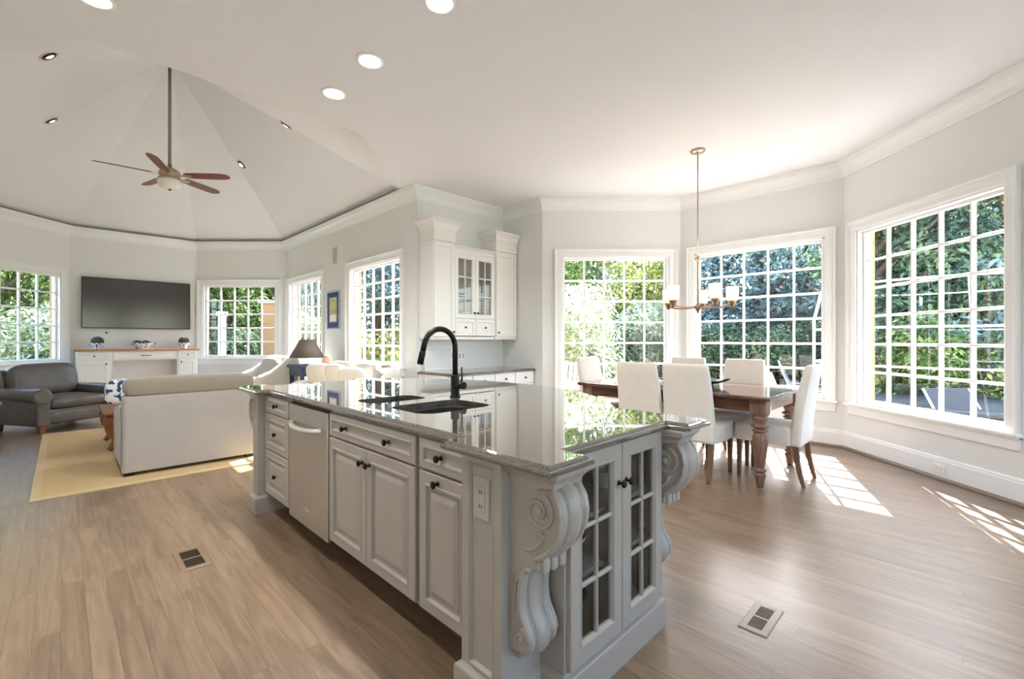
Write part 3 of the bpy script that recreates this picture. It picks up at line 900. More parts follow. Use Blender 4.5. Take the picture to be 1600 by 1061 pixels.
# posts with corbels
def corbel_front():
    """front outline of the scroll bracket: (projection, height)"""
    P = [(0.168, 0.800), (0.196, 0.785), (0.216, 0.755), (0.224, 0.715), (0.218, 0.670), (0.200, 0.630), (0.170, 0.595), (0.142, 0.572), (0.126, 0.560),
         (0.128, 0.545), (0.124, 0.530), (0.106, 0.522), (0.092, 0.524), (0.080, 0.512), (0.068, 0.490), (0.060, 0.455), (0.058, 0.420), (0.060, 0.390), (0.068, 0.362),
         (0.082, 0.340), (0.094, 0.318), (0.099, 0.294), (0.094, 0.268), (0.080, 0.250), (0.062, 0.242), (0.046, 0.244)]
    return P
def make_corbel(parent, F, w):
    """F: (u across, v up, n out of the post)"""
    fr = corbel_front(); N = 21; rings = []
    grid = []
    for i, (p, z) in enumerate(fr):
        a = fr[max(i - 1, 0)]; b = fr[min(i + 1, len(fr) - 1)]
        t = Vector((b[0] - a[0], b[1] - a[1])).normalized()
        nn = Vector((-t.y, t.x))
        if nn.x < 0 and p > 0.1: nn = nn
        row = []
        for j in range(N):
            s = j / (N - 1) * 2 - 1
            g = 0.0
            if abs(s) > 0.70: g = -0.0 - 0.006 * max(0, (abs(s) - 0.9) / 0.1)
            elif abs(s) > 0.50: g = -0.020 * math.sin(PI * (0.70 - abs(s)) / 0.20)
            else: g = -0.003 + 0.013 * math.cos(PI * s / 1.0)
            row.append((s * w / 2, z - abs(t.x) * 0.0 + nn.y * g, p + nn.x * g))
        grid.append(row)
    mb = MB(F)
    V = [v for r in grid for v in r]; Fs = []
    for i in range(len(grid) - 1):
        for j in range(N - 1):
            Fs.append((i * N + j, i * N + j + 1, (i + 1) * N + j + 1, (i + 1) * N + j))
    mb.add(V, Fs, True)
    back = [(0.0, 0.244 - 0.03), (0.0, 0.80)]
    for j, sx in ((0, -1), (N - 1, 1)):
        side = [(sx * w / 2, z, p) for (_, z, p) in [grid[i][j] for i in range(len(grid))]] + [(sx * w / 2, 0.244, 0.0), (sx * w / 2, 0.80, 0.0)]
        mb.add(side, [list(range(len(side)))])
    mb.add([(-w / 2, 0.244, 0.0), (w / 2, 0.244, 0.0), (w / 2, 0.244, 0.046), (-w / 2, 0.244, 0.046)], [(0, 1, 2, 3)])
    # pointed drop under the lower scroll
    mb.loft([[(-w * 0.38, 0.25, 0.0), (w * 0.38, 0.25, 0.0), (w * 0.38, 0.25, 0.062), (-w * 0.38, 0.25, 0.062)],
             [(-w * 0.30, 0.205, 0.0), (w * 0.30, 0.205, 0.0), (w * 0.30, 0.205, 0.02), (-w * 0.30, 0.205, 0.02)]])
    # volutes on both sides
    for sx in (-1, 1):
        x = sx * (w / 2)
        for cy, cp, r0, turns, tr in ((0.715, 0.128, 0.060, 1.6, 0.0085), (0.292, 0.055, 0.036, 1.3, 0.007)):
            sp = []
            for i in range(34):
                f = i / 33; a = PI * 0.5 - f * turns * 2 * PI; r = r0 * (1 - 0.80 * f)
                sp.append((x, cy + r * math.sin(a), cp + r * math.cos(a)))
            mb.tube(sp, [tr * (1 - 0.35 * i / 33) for i in range(34)], 8)
            mb.soft((x, cy, cp), (0.010, r0 * 0.27, r0 * 0.27), 1.0, 14, 8)
        # raised rim that follows the front from scroll to scroll
        rim = []
        for p, z in fr[3:9]: rim.append((x, z + 0.004, p - 0.016))
        mb.tube([(x, 0.775, 0.128)] + [(x, z, p - 0.012) for p, z in fr[1:9]], 0.0085, 8)
        mb.tube([(x, z, p - 0.010) for p, z in fr[11:22]], 0.008, 8)
        # inner curve that closes the big scroll
        mb.tube([(x, 0.655, 0.150), (x, 0.625, 0.138), (x, 0.598, 0.112), (x, 0.585, 0.085), (x, 0.58, 0.06)], [0.006, 0.007, 0.007, 0.006, 0.004], 8)
        mb.tube([(x, 0.52, 0.082), (x, 0.50, 0.055), (x, 0.47, 0.034), (x, 0.42, 0.022), (x, 0.36, 0.020), (x, 0.32, 0.022)], [0.004, 0.006, 0.007, 0.007, 0.006, 0.004], 8)
    # small pendant blocks under the big scroll
    for s in (-0.62, 0.0, 0.62):
        mb.soft((s * w / 2, 0.545, 0.128), (w * 0.13, 0.026, 0.014), 0.5, 12, 8)
    mb.build('scroll', M['gray'], parent, True)
    # cap block that carries the counter
    cb_ = MB(F); g = 0.006
    R = lambda o, z, p: [(-w / 2 - o, z, 0.0), (w / 2 + o, z, 0.0), (w / 2 + o, z, p), (-w / 2 - o, z, p)]
    cb_.loft([R(-0.004, 0.752, 0.150), R(-0.004, 0.790, 0.178), R(0.004, 0.792, 0.186), R(0.004, 0.800, 0.188), R(0.008, 0.812, 0.194), R(0.018, 0.826, 0.208), R(0.020, 0.830, 0.212), R(0.020, 0.838, 0.214), R(0.024, 0.840, 0.218), R(0.024, ZU - 0.001, 0.218)])
    cb_.build('corbel_cap', M['gray'], parent, True)

def post(label, x0, x1, ye, yb, sgn, face):
    """square post: end face at ye looking along sgn*y; 'face' is the long-side direction in x"""
    lo, hi = min(ye, yb), max(ye, yb)
    r = thing('island_post', label, 'post', ((x0 + x1) / 2, (lo + hi) / 2, 0), group='island corner posts')
    xf = x0 if face < 0 else x1
    # body: shaft with a sunk panel on the long side
    xi = x1 if face < 0 else x0
    MB().box((xf - face * 0.012, lo, 0.0), (xi, hi, ZU - 0.002)).build('post_body', M['gray'], r, True)
    Ff = frame((xf - face * 0.012, lo if face > 0 else hi, 0), (0, 1 if face > 0 else -1, 0), (face, 0, 0))
    W = hi - lo
    mb = MB(Ff)
    q = lambda d, n: [(d, 0.10 + d, n), (W - d, 0.10 + d, n), (W - d, ZU - 0.002 - d * 0.9, n), (d, ZU - 0.002 - d * 0.9, n)]
    st = 0.042
    mb.loft([q(0, 0), q(0, 0.012), q(st - 0.006, 0.012), q(st - 0.004, 0.016), q(st, 0.016), q(st + 0.008, 0.004), q(st + 0.012, 0.004)], True, False, True)
    mb.build('post_panel', M['gray'], r, True)
    bb = MB()
    P = lambda o, z: [(x0 - 0.02 + o, lo - 0.02 + o, z), (x1 + 0.02 - o, lo - 0.02 + o, z), (x1 + 0.02 - o, hi + 0.02 - o, z), (x0 - 0.02 + o, hi + 0.02 - o, z)]
    bb.loft([P(0, 0), P(0, 0.105), P(0.003, 0.112), P(0.012, 0.118), P(0.019, 0.125)])
    bb.build('post_base', M['gray'], r, True)
    cw = 0.128
    cx = xf - face * (0.024 + cw / 2 + 0.012)
    u = (1, 0, 0) if sgn < 0 else (-1, 0, 0)
    cr = bpy.data.objects.new('corbel', None); COL.objects.link(cr); cr.parent = r
    make_corbel(cr, frame((cx, ye, 0), u, (0, sgn, 0)), cw)
    return r
YE, YEF = 1.034, 3.70
p = post('grey island post with an electrical outlet and the nearest carved scroll corbel', 0.985, 1.172, YE, 1.232, -1, -1)
post('grey island post with scroll corbel right of the glass doors, facing the dining table', 1.828, 2.0, YE, 1.232, -1, 1)
post('grey island post with scroll corbel at the far end, next to the linen sofa', 0.985, 1.172, 3.636, 3.536, 1, -1)
post('grey island post at the far end of the seating side, under the counter', 1.828, 2.0, 3.636, 3.536, 1, 1)
# outlet on the near post
def outlet(label, F, u, v, n, m='plate', w=0.07, h=0.115, horiz=False):
    r = thing('electrical_outlet', label, 'outlet', tuple(F @ Vector((u, v, n))))
    a, b = (w / 2, h / 2) if not horiz else (h / 2, w / 2)
    MB(F).rects([(u - a, v - b, u + a, v + b, n), (u - a, v - b, u + a, v + b, n + 0.003), (u - a + 0.004, v - b + 0.004, u + a - 0.004, v + b - 0.004, n + 0.006)]).build('cover_plate', M[m], r, True)
    s = MB(F)
    s.rects([(u - a * 0.5, v - b * 0.6, u + a * 0.5, v + b * 0.6, n + 0.006), (u - a * 0.48, v - b * 0.58, u + a * 0.48, v + b * 0.58, n + 0.008)])
    s.build('receptacle', M[m], r, True)
    for k in (-1, 1):
        du, dv = (0, k * b * 0.34) if not horiz else (k * a * 0.34, 0)
        for q in (-1, 1):
            e = MB(F)
            e.box((u + du + q * 0.006 - 0.0015, v + dv - 0.006, n + 0.007), (u + du + q * 0.006 + 0.0015, v + dv + 0.006, n + 0.0088))
            e.build('slot', M['slot'], r, True)
    return r
Fp = frame((0.985, 1.232, 0), (0, -1, 0), (-1, 0, 0))
outlet('beige electrical outlet set in the sunk panel of the near island post', Fp, 0.099, 0.705, -0.008, w=0.082, h=0.14)

# glass display cabinet on the end
XL, XR, YG = 1.172, 1.828, 0.93
g = thing('display_cabinet', 'grey glass-front display cabinet on the near end of the island', 'cabinet', (1.5, 1.1, 0))
mb = MB(); t = 0.02
mb.box((XL, YG, 0.13), (XL + t, 1.38, ZU - 0.002)); mb.box((XR - t, YG, 0.13), (XR, 1.38, ZU - 0.002))
mb.box((XL + 0.001, YG + 0.001, 0.0), (XR - 0.001, 1.379, 0.1299)); mb.box((XL + t, YG + 0.001, 0.1299), (XR - t, 1.36, 0.14)); mb.box((XL + t, YG + 0.001, ZU - 0.02), (XR - t, 1.36, ZU - 0.003))
mb.build('cabinet_body', M['gray'], g, True)
MB().box((XL + t, 1.36, 0.14), (XR - t, 1.38, ZU - 0.02)).build('cabinet_back', M['dark_inside'], g, True)
for z in (0.385, 0.585):
    MB().box((XL + t, YG + 0.03, z), (XR - t, 1.36, z + 0.018)).build('shelf', M['gray'], g, True)
bm_ = MB()
Pq = lambda o, z: [(XL - 0.021 + o, YG - 0.02 + o, z), (XR + 0.021 - o, YG - 0.02 + o, z), (XR + 0.021 - o, YG + 0.2, z), (XL - 0.021 + o, YG + 0.2, z)]
bm_.loft([Pq(0, 0), Pq(0, 0.108), Pq(0.003, 0.115), Pq(0.012, 0.120), Pq(0.0195, 0.128)])
bm_.build('plinth', M['gray'], g, True)
Fg = frame((XL, YG, 0), (1, 0, 0), (0, -1, 0))
Wg = XR - XL
glassdoor(g, Fg, 0.012, 0.135, Wg / 2 - 0.002, 0.846, 2, 3, 0.058, M['gray'], M['cabglass'], kn=(Wg / 2 - 0.026, 0.70), bottom=0.062)
glassdoor(g, Fg, Wg / 2 + 0.002, 0.135, Wg - 0.012, 0.846, 2, 3, 0.058, M['gray'], M['cabglass'], kn=(Wg / 2 + 0.026, 0.70), bottom=0.062)
# things inside
def bowl_obj(name, label, x, y, z, r, h, m, cat='bowl'):
    o = MB().lathe([(r * 0.45, 0), (r * 0.5, 0.006), (r * 0.62, h * 0.3), (r * 0.9, h * 0.75), (r, h), (r * 0.96, h), (r * 0.85, h * 0.75), (r * 0.55, h * 0.32), (0, h * 0.25)], (0, 0, 0), 28).build(name, m)
    o.location = (x, y, z)
    return tag(o, label, cat)
bowl_obj('serving_bowl', 'pale footed serving bowl on the middle shelf of the display cabinet', 1.36, 1.10, 0.403, 0.105, 0.09, M['dishes'])
bowl_obj('serving_bowl', 'pewter bowl on the bottom of the display cabinet behind the left glass door', 1.37, 1.10, 0.14, 0.10, 0.12, M['darkdish'])
o = MB().lathe([(0.05, 0), (0.05, 0.004), (0.012, 0.012), (0.010, 0.07), (0.04, 0.09), (0.07, 0.16), (0.066, 0.20), (0.062, 0.20), (0.065, 0.16), (0.035, 0.095), (0, 0.085)], (0, 0, 0), 24).build('glass_compote', M['dishes'])
o.location = (1.38, 1.12, 0.603); tag(o, 'tall stemmed compote on the top shelf behind the left glass door', 'dish')
bowl_obj('mixing_bowl', 'white bowl on the top shelf behind the right glass door', 1.66, 1.10, 0.603, 0.09, 0.08, M['dishes'])
# back of the island, towards the seats
bk = thing('island_back_panel', 'grey panelled back of the island under the curved seating overhang', 'panel', (1.9, 2.4, 0))
MB().box((1.66, 1.234, 0.0), (1.95, 3.534, ZU - 0.002)).build('panel_body', M['gray'], bk, True)
Fb = frame((1.95, 1.234, 0), (0, 1, 0), (1, 0, 0))
for k in range(3):
    mb = MB(Fb); raised(mb, 0.03 + k * 0.76, 0.13, 0.75 + k * 0.76, 0.83, 0.07, 0.015)
    mb.build('panel', M['gray'], bk, True)
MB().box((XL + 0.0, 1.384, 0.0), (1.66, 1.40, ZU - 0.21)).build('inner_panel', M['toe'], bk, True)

# ------------------------------------------------------------------ buffet wall
YB = 5.10
def crown_cap(root, x0, x1, yf, z0, z1, out=0.075, left=True, right=True, name='cabinet_crown'):
    mb = MB(); R = []
    for o, z in ((0.0, z0), (0.006, z0), (0.006, z0 + 0.02), (0.0, z0 + 0.024), (0.0, z0 + (z1 - z0) * 0.52), (0.010, z0 + (z1 - z0) * 0.56), (0.018, z0 + (z1 - z0) * 0.66), (0.045, z0 + (z1 - z0) * 0.82), (out - 0.008, z0 + (z1 - z0) * 0.90), (out, z0 + (z1 - z0) * 0.91), (out, z1)):
        R.append([(x0 - (o if left else 0), yf - o, z), (x1 + (o if right else 0), yf - o, z), (x1 + (o if right else 0), YB - 0.003, z), (x0 - (o if left else 0), YB - 0.003, z)])
    mb.loft(R)
    return mb.build(name, M['cab'], root, True)
def upper(label, x0, x1, yf, knob_left, lc, rc):
    c = thing('wall_cabinet', label, 'cabinet', ((x0 + x1) / 2, 4.95, 1.24))
    mb = MB(); mb.box((x0, yf + 0.02, 1.255), (x1, YB - 0.003, 2.52))
    mb.box((x0, yf + 0.025, 1.235), (x1, YB - 0.003, 1.255))
    mb.build('cabinet_body', M['cab'], c, True)
    F = frame((x0, yf + 0.02, 0), (1, 0, 0), (0, -1, 0))
    W = x1 - x0
    mb = MB(F); r = lambda d, n: (0.008 + d, 1.275 + d, W - 0.008 - d, 2.505 - d, n)
    mb.rects([r(0, 0), r(0, 0.016), r(0.003, 0.02), r(0.058, 0.02), r(0.062, 0.012), r(0.072, 0.010)])
    d = mb.build('door', M['cab'], c, True)
    knob(d, F, W - 0.04 if not knob_left else 0.04, 1.335, 0.02, s=0.9)
    if lc:
        Fs = frame((x0, YB - 0.003, 0), (0, -1, 0), (-1, 0, 0)); Wd = YB - yf - 0.025
        mb = MB(Fs); r = lambda d, n: (0.004 + d, 1.26 + d, Wd - d, 2.515 - d, n)
        mb.rects([r(0, 0), r(0, 0.012), r(0.05, 0.012), r(0.055, 0.004), r(0.075, 0.002), r(0.09, 0.008)])
        mb.build('side_panel', M['cab'], c, True)
    crown_cap(c, x0, x1, yf, 2.52, 2.79, 0.085, True, rc)
    return c
upper('tall white wall cabinet with a stepped crown, left of the glass-front cabinet', 3.365, 3.715, 4.775, False, True, True)
c = upper('tall white wall cabinet with a stepped crown, right of the glass-front cabinet', 4.455, 4.885, 4.775, True, False, False)
# glass-front middle
x0, x1, yf = 3.718, 4.452, 4.80
c = thing('glass_wall_cabinet', 'white wall cabinet with two mullioned glass doors over two small drawers', 'cabinet', (4.085, 4.95, 1.24))
mb = MB(); t = 0.02; yb = YB - 0.003
mb.box((x0, yf + 0.02, 1.235), (x0 + t, yb, 2.42)); mb.box((x1 - t, yf + 0.02, 1.235), (x1, yb, 2.42))
mb.box((x0 + t, yf + 0.021, 1.235), (x1 - t, yb - 0.015, 1.275)); mb.box((x0 + t, yf + 0.021, 2.39), (x1 - t, yb - 0.015, 2.42)); mb.box((x0 + t, yf + 0.021, 1.50), (x1 - t, yb - 0.015, 1.53)); mb.box((x0 + t, yb - 0.015, 1.235), (x1 - t, yb - 0.001, 2.42))
mb.build('cabinet_body', M['cab'], c, True)
for z in (1.80, 2.09):
    MB().box((x0 + t, yf + 0.04, z), (x1 - t, yb - 0.015, z + 0.015)).build('shelf', M['cab'], c, True)
F = frame((x0, yf + 0.02, 0), (1, 0, 0), (0, -1, 0)); W = x1 - x0
for a, b, k in ((0.008, W / 2 - 0.002, W / 2 - 0.03), (W / 2 + 0.002, W - 0.008, W / 2 + 0.03)):
    glassdoor(c, F, a, 1.525, b, 2.395, 2, 3, 0.055, M['cab'], M['cabglass'], kn=(k, 1.60), bar=0.008)
    mb = MB(F); flatp(mb, a, 1.285, b, 1.515, 0.04); d = mb.build('drawer', M['cab'], c, True)
    knob(d, F, (a + b) / 2, 1.40, 0.012, s=0.9)
crown_cap(c, x0, x1, yf + 0.02, 2.42, 2.50, 0.05, False, False)
for (x, z, lab, r, h) in ((3.92, 1.53, 'grey stacked bowl behind the left glass door of the wall cabinet, lowest shelf', 0.08, 0.09), (3.93, 1.815, 'dark bowl behind the left glass door of the wall cabinet, middle shelf', 0.09, 0.06), (4.27, 1.815, 'pale bowl behind the right glass door of the wall cabinet, middle shelf', 0.085, 0.08)):
    bowl_obj('cabinet_bowl', lab, x, 4.96, z, r, h, M['darkdish'] if 'dark' in lab else M['dishes'])

# buffet base and counter
YFB = 4.40
def bface(): return frame((3.335, YFB + 0.045, 0), (1, 0, 0), (0, -1, 0))
bc = counter_mesh([(3.325, YFB), (4.895, YFB), (4.895, YB - 0.002), (3.325, YB - 0.002)], 0.815, 0.785, [], 'buffet_countertop', M['granite2'], None)
tag(bc, 'dark granite countertop along the white buffet under the wall cabinets', 'countertop')
bw = 1.55 / 4
for k, lab in enumerate(['leftmost white buffet base cabinet by the family room corner', 'white buffet base cabinet under the left half of the glass wall cabinet', 'white buffet base cabinet under the right half of the glass wall cabinet', 'rightmost white buffet base cabinet against the side wall']):
    x0 = 3.335 + k * bw; x1 = x0 + bw - 0.002
    c = thing('buffet_cabinet', lab, 'cabinet', ((x0 + x1) / 2, 4.75, 0), group='buffet base cabinets')
    mb = MB(); mb.box((x0, YFB + 0.045, 0.10), (x1, YB - 0.02, 0.784)); mb.box((x0, YFB + 0.11, 0.0), (x1, YB - 0.02, 0.10))
    mb.build('cabinet_body', M['cab'], c, True)
    F = frame((x0, YFB + 0.045, 0), (1, 0, 0), (0, -1, 0)); W = x1 - x0
    mb = MB(F); mb.rects([(0.006, 0.615, W - 0.006, 0.775, 0), (0.006, 0.615, W - 0.006, 0.775, 0.016), (0.01, 0.619, W - 0.01, 0.771, 0.02)])
    d = mb.build('drawer', M['cab'], c, True); knob(d, F, W / 2, 0.695, 0.02, s=0.9)
    mb = MB(F); flatp(mb, 0.006, 0.115, W - 0.006, 0.605, 0.055); d = mb.build('door', M['cab'], c, True)
    knob(d, F, W - 0.04 if k % 2 == 0 else 0.04, 0.56, 0.02, s=0.9)
Fw = frame((3.32, YB, 0), (1, 0, 0), (0, -1, 0))
def plate(label, F, u, v, w, h, gangs, name='switch_plate'):
    r = thing(name, label, 'switch', tuple(F @ Vector((u, v, 0))))
    MB(F).rects([(u - w / 2, v - h / 2, u + w / 2, v + h / 2, 0.0005), (u - w / 2, v - h / 2, u + w / 2, v + h / 2, 0.003), (u - w / 2 + 0.004, v - h / 2 + 0.004, u + w / 2 - 0.004, v + h / 2 - 0.004, 0.006)]).build('cover_plate', M['whiteplate'], r, True)
    for i in range(gangs):
        x = u - w / 2 + w * (i + 0.5) / gangs
        MB(F).rects([(x - 0.016, v - 0.033, x + 0.016, v + 0.033, 0.006), (x - 0.014, v - 0.031, x + 0.014, v + 0.031, 0.0095)]).build('rocker', M['plate'], r, True)
    return r
plate('white four-gang switch plate on the buffet backsplash behind the faucet', Fw, 0.30, 1.02, 0.20, 0.115, 4)
plate('white single switch plate on the backsplash right of the faucet', Fw, 0.575, 1.01, 0.075, 0.115, 1)
plate('white double switch plate on the backsplash, nearest the corner', Fw, 0.75, 1.00, 0.125, 0.115, 2)
# pale framed panel leaning on the backsplash
t_ = thing('framed_board', 'pale framed board standing on the buffet counter behind the faucet', 'board', (3.62, 5.03, 0.815))
Ff = frame((3.42, 5.075, 0.816), (1, 0, 0), (0, -1, 0))
mb = MB(Ff); q = lambda d, n: [(d, d, n), (0.44 - d, d, n), (0.44 - d, 0.32 - d, n), (d, 0.32 - d, n)]
mb.loft([q(0, 0), q(0, 0.02), q(0.02, 0.02), q(0.024, 0.014)], True, True, False); mb.build('board_frame', M['cab'], t_, True)
MB(Ff).add([(0.02, 0.02, 0.013), (0.42, 0.02, 0.013), (0.42, 0.30, 0.013), (0.02, 0.30, 0.013)], [(0, 1, 2, 3)]).build('board_face', M['wall'], t_, True)

# ------------------------------------------------------------------ dining table
TX0, TX1, TY0, TY1, TZ = 4.04, 5.18, 1.10, 3.02, 0.765
tb = thing('dining_table', 'dark mahogany farmhouse dining table with four turned legs in the window bay', 'table', (4.61, 2.06, 0))
mb = MB(); R = lambda o, z: [(TX0 + o, TY0 + o, z), (TX1 - o, TY0 + o, z), (TX1 - o, TY1 - o, z), (TX0 + o, TY1 - o, z)]
mb.loft([R(0.012, TZ - 0.034), R(0.004, TZ - 0.030), R(0, TZ - 0.022), R(0, TZ - 0.012), R(0.004, TZ - 0.003), R(0.012, TZ)])
mb.build('tabletop', M['table'], tb, True)
mb = MB(); i = 0.055
mb.box((TX0 + i, TY0 + i, 0.628), (TX1 - i, TY0 + i + 0.025, TZ - 0.034)); mb.box((TX0 + i, TY1 - i - 0.025, 0.628), (TX1 - i, TY1 - i, TZ - 0.034))
mb.box((TX0 + i, TY0 + i, 0.628), (TX0 + i + 0.025, TY1 - i, TZ - 0.034)); mb.box((TX1 - i - 0.025, TY0 + i, 0.628), (TX1 - i, TY1 - i, TZ - 0.034))
mb.build('apron', M['table'], tb, True, bevel=0.003)
legp = [(0.0, 0.0), (0.026, 0.0), (0.030, 0.02), (0.038, 0.07), (0.046, 0.105), (0.044, 0.114), (0.036, 0.118), (0.036, 0.124), (0.047, 0.132), (0.049, 0.142), (0.046, 0.152), (0.036, 0.158), (0.034, 0.166),
        (0.040, 0.20), (0.050, 0.27), (0.058, 0.34), (0.060, 0.39), (0.055, 0.43), (0.046, 0.452), (0.042, 0.46), (0.058, 0.466), (0.062, 0.474), (0.058, 0.482), (0.044, 0.487), (0.044, 0.495), (0.066, 0.502), (0.071, 0.512), (0.066, 0.522), (0.048, 0.528), (0.046, 0.54), (0.055, 0.555), (0.060, 0.575), (0.058, 0.595), (0.0, 0.596)]
for lx, ly in ((TX0 + 0.105, TY0 + 0.105), (TX1 - 0.105, TY0 + 0.105), (TX0 + 0.105, TY1 - 0.105), (TX1 - 0.105, TY1 - 0.105)):
    mb = MB(); mb.lathe(legp, (lx, ly, 0), 28)
    bw_ = 0.062
    Rr = lambda o, z: [(lx - bw_ + o, ly - bw_ + o, z), (lx + bw_ - o, ly - bw_ + o, z), (lx + bw_ - o, ly + bw_ - o, z), (lx - bw_ + o, ly + bw_ - o, z)]
    mb.loft([Rr(0.022, 0.575), Rr(0.008, 0.600), Rr(0, 0.618), Rr(0, TZ - 0.034)])
    mb.build('leg', M['tableleg'], tb, True)

# parsons chairs: origin at floor under the seat, front = +y local
def make_chair(label, loc, rz):
    r = thing('dining_chair', label, 'chair', loc, rz, 'ivory slipcovered dining chairs')
    w = 0.225
    # backrest: leaning padded slab
    mb = MB(); R = []
    def ring(z, hw, y0, th, rr):
        return [(x, y, z) for x, y in rrect(-hw, y0 - th, hw, y0, rr, 4)]
    for z, hw, y, th in ((0.335, w, -0.155, 0.085), (0.36, w + 0.002, -0.155, 0.088), (0.50, w, -0.168, 0.085), (0.65, w - 0.004, -0.190, 0.078), (0.80, w - 0.010, -0.218, 0.070), (0.92, w - 0.016, -0.245, 0.064), (0.995, w - 0.022, -0.264, 0.060), (1.012, w - 0.027, -0.270, 0.052), (1.020, w - 0.036, -0.276, 0.036)):
        R.append(ring(z, hw, y, th, th * 0.34))
    mb.loft(R, True, True, True, True)
    mb.build('backrest', M['chair'], r)
    mb = MB(); R = []
    for z, o in ((0.335, 0.0), (0.34, 0.002), (0.44, 0.003), (0.470, 0.0), (0.486, -0.012), (0.494, -0.035), (0.497, -0.09)):
        R.append([(x, y, z) for x, y in rrect(-w - 0.008 - o, -0.17 - o, w + 0.008 + o, 0.275 + o, 0.03, 4)])
    mb.loft(R, True, True, True, True)
    mb.build('seat', M['chair'], r)
    for sx in (-1, 1):
        x = sx * (w - 0.032)
        sq = lambda z, y, q: [(x - q, y - q, z), (x + q, y - q, z), (x + q, y + q, z), (x - q, y + q, z)]
        MB().loft([sq(0, 0.245, 0.014), sq(0.20, 0.243, 0.018), sq(0.345, 0.240, 0.022)]).build('leg', M['chairleg'], r)
        MB().loft([sq(0, -0.262, 0.013), sq(0.08, -0.240, 0.016), sq(0.20, -0.215, 0.019), sq(0.345, -0.200, 0.022)]).build('leg', M['chairleg'], r)
    return r
ch = make_chair('ivory slipcovered chair with its back to the island, right of its pair', (4.17, 1.73, 0), -PI / 2)
spots = [((4.17, 2.205, 0), -PI / 2, 'ivory slipcovered chair with its back to the island, left of its pair'),
         ((5.03, 1.70, 0), PI / 2, 'ivory slipcovered chair on the window side, right of the black centrepiece'),
         ((5.03, 2.33, 0), PI / 2, 'ivory slipcovered chair on the window side, mostly hidden behind the near right chair'),
         ((4.57, 1.20, 0), 0.0, 'ivory slipcovered chair at the right head of the table, seen from the side'),
         ((4.62, 3.00, 0), PI, 'ivory slipcovered chair at the left head of the table, facing right')]
for loc, rz, lab in spots: dup(ch, loc, rz, lab)

# black iron centrepiece
cpz = thing('centerpiece_tray', 'low black iron tray with ball feet in the middle of the dining table', 'tray', (4.66, 2.03, TZ))
mb = MB(); mb.lathe([(0.0, 0.035), (0.17, 0.035), (0.20, 0.055), (0.205, 0.055), (0.175, 0.028), (0.0, 0.028)], (0, 0, 0), 28, 0.75, 1.7); mb.build('tray_dish', M['iron'], cpz)
for sx in (-1, 1):
    for sy in (-1, 1):
        MB().lathe([(0, 0), (0.016, 0.006), (0.02, 0.016), (0.012, 0.03), (0, 0.031)], (sx * 0.08, sy * 0.2, 0), 12).build('foot', M['iron'], cpz)
for sy in (-1, 1):
    MB().tube([(-0.05, sy * 0.33, 0.05), (-0.04, sy * 0.385, 0.075), (0.04, sy * 0.385, 0.075), (0.05, sy * 0.33, 0.05)], 0.010, 8).build('handle', M['iron'], cpz)

# chandelier
CX, CY = 4.80, 2.0
cd = thing('chandelier', 'brushed nickel five-arm chandelier with frosted glass shades over the dining table', 'chandelier', (CX, CY, 1.52))
MB().lathe([(0, 1.73), (0.075, 1.73), (0.075, 1.715), (0.068, 1.708), (0.02, 1.70), (0, 1.70)], (0, 0, 0), 28).build('canopy', M['nickel'], cd)
MB().cyl((0, 0, 0.60), (0, 0, 1.705), 0.0065, n=10).build('chain_rod', M['nickel'], cd)
mb = MB(); mb.lathe([(0, 0.60), (0.012, 0.60), (0.014, 0.59), (0.034, 0.575), (0.036, 0.565), (0.02, 0.555), (0.012, 0.54), (0.012, 0.10), (0.020, 0.09), (0.034, 0.075), (0.036, 0.05), (0.024, 0.03), (0.012, 0.02), (0.012, 0.0), (0, 0.0)], (0, 0, 0), 20); mb.build('center_column', M['nickel'], cd)
for k in range(5):
    a = math.radians(10 + 72 * k - 22.4) - PI / 4
    ca, sa = math.cos(a), math.sin(a); Rr = 0.34
    P_ = lambda rr, z: (ca * rr, sa * rr, z)
    arm = MB().tube([P_(0.02, 0.06), P_(0.12, 0.052), P_(0.24, 0.058), P_(0.31, 0.07), P_(0.34, 0.085)], 0.0085, 10).build('arm', M['canopy'], cd)
    MB().lathe([(0, 0.05), (0.012, 0.05), (0.018, 0.07), (0.040, 0.105), (0.044, 0.118), (0.038, 0.122), (0, 0.122)], P_(Rr, 0), 18).build('shade_cup', M['canopy'], arm)
    MB().lathe([(0.030, 0.122), (0.052, 0.126), (0.060, 0.150), (0.064, 0.27), (0.061, 0.27), (0.057, 0.152), (0.050, 0.130), (0.030, 0.127)], P_(Rr, 0), 24).build('glass_shade', M['shade'], arm)
    bl = bpy.data.lights.new('chandelier_bulb', 'POINT'); bl.energy = 2.5; bl.color = (1, 0.80, 0.58); bl.shadow_soft_size = 0.03
    bo = bpy.data.objects.new('chandelier_bulb', bl); COL.objects.link(bo); bo.parent = cd; bo.location = P_(Rr, 0.24)
Fo = wframe(D_, C_)
Fo3 = frame(tuple(Fo @ Vector((0, 0, 0))), tuple((Fo.to_3x3() @ Vector((1, 0, 0)))), tuple(Fo.to_3x3() @ Vector((0, -1, 0))))
outlet('white electrical outlet low on the wall under the right dining window', Fo3, 0.78, 0.10, 0.019, 'whiteplate', 0.075, 0.115, True)

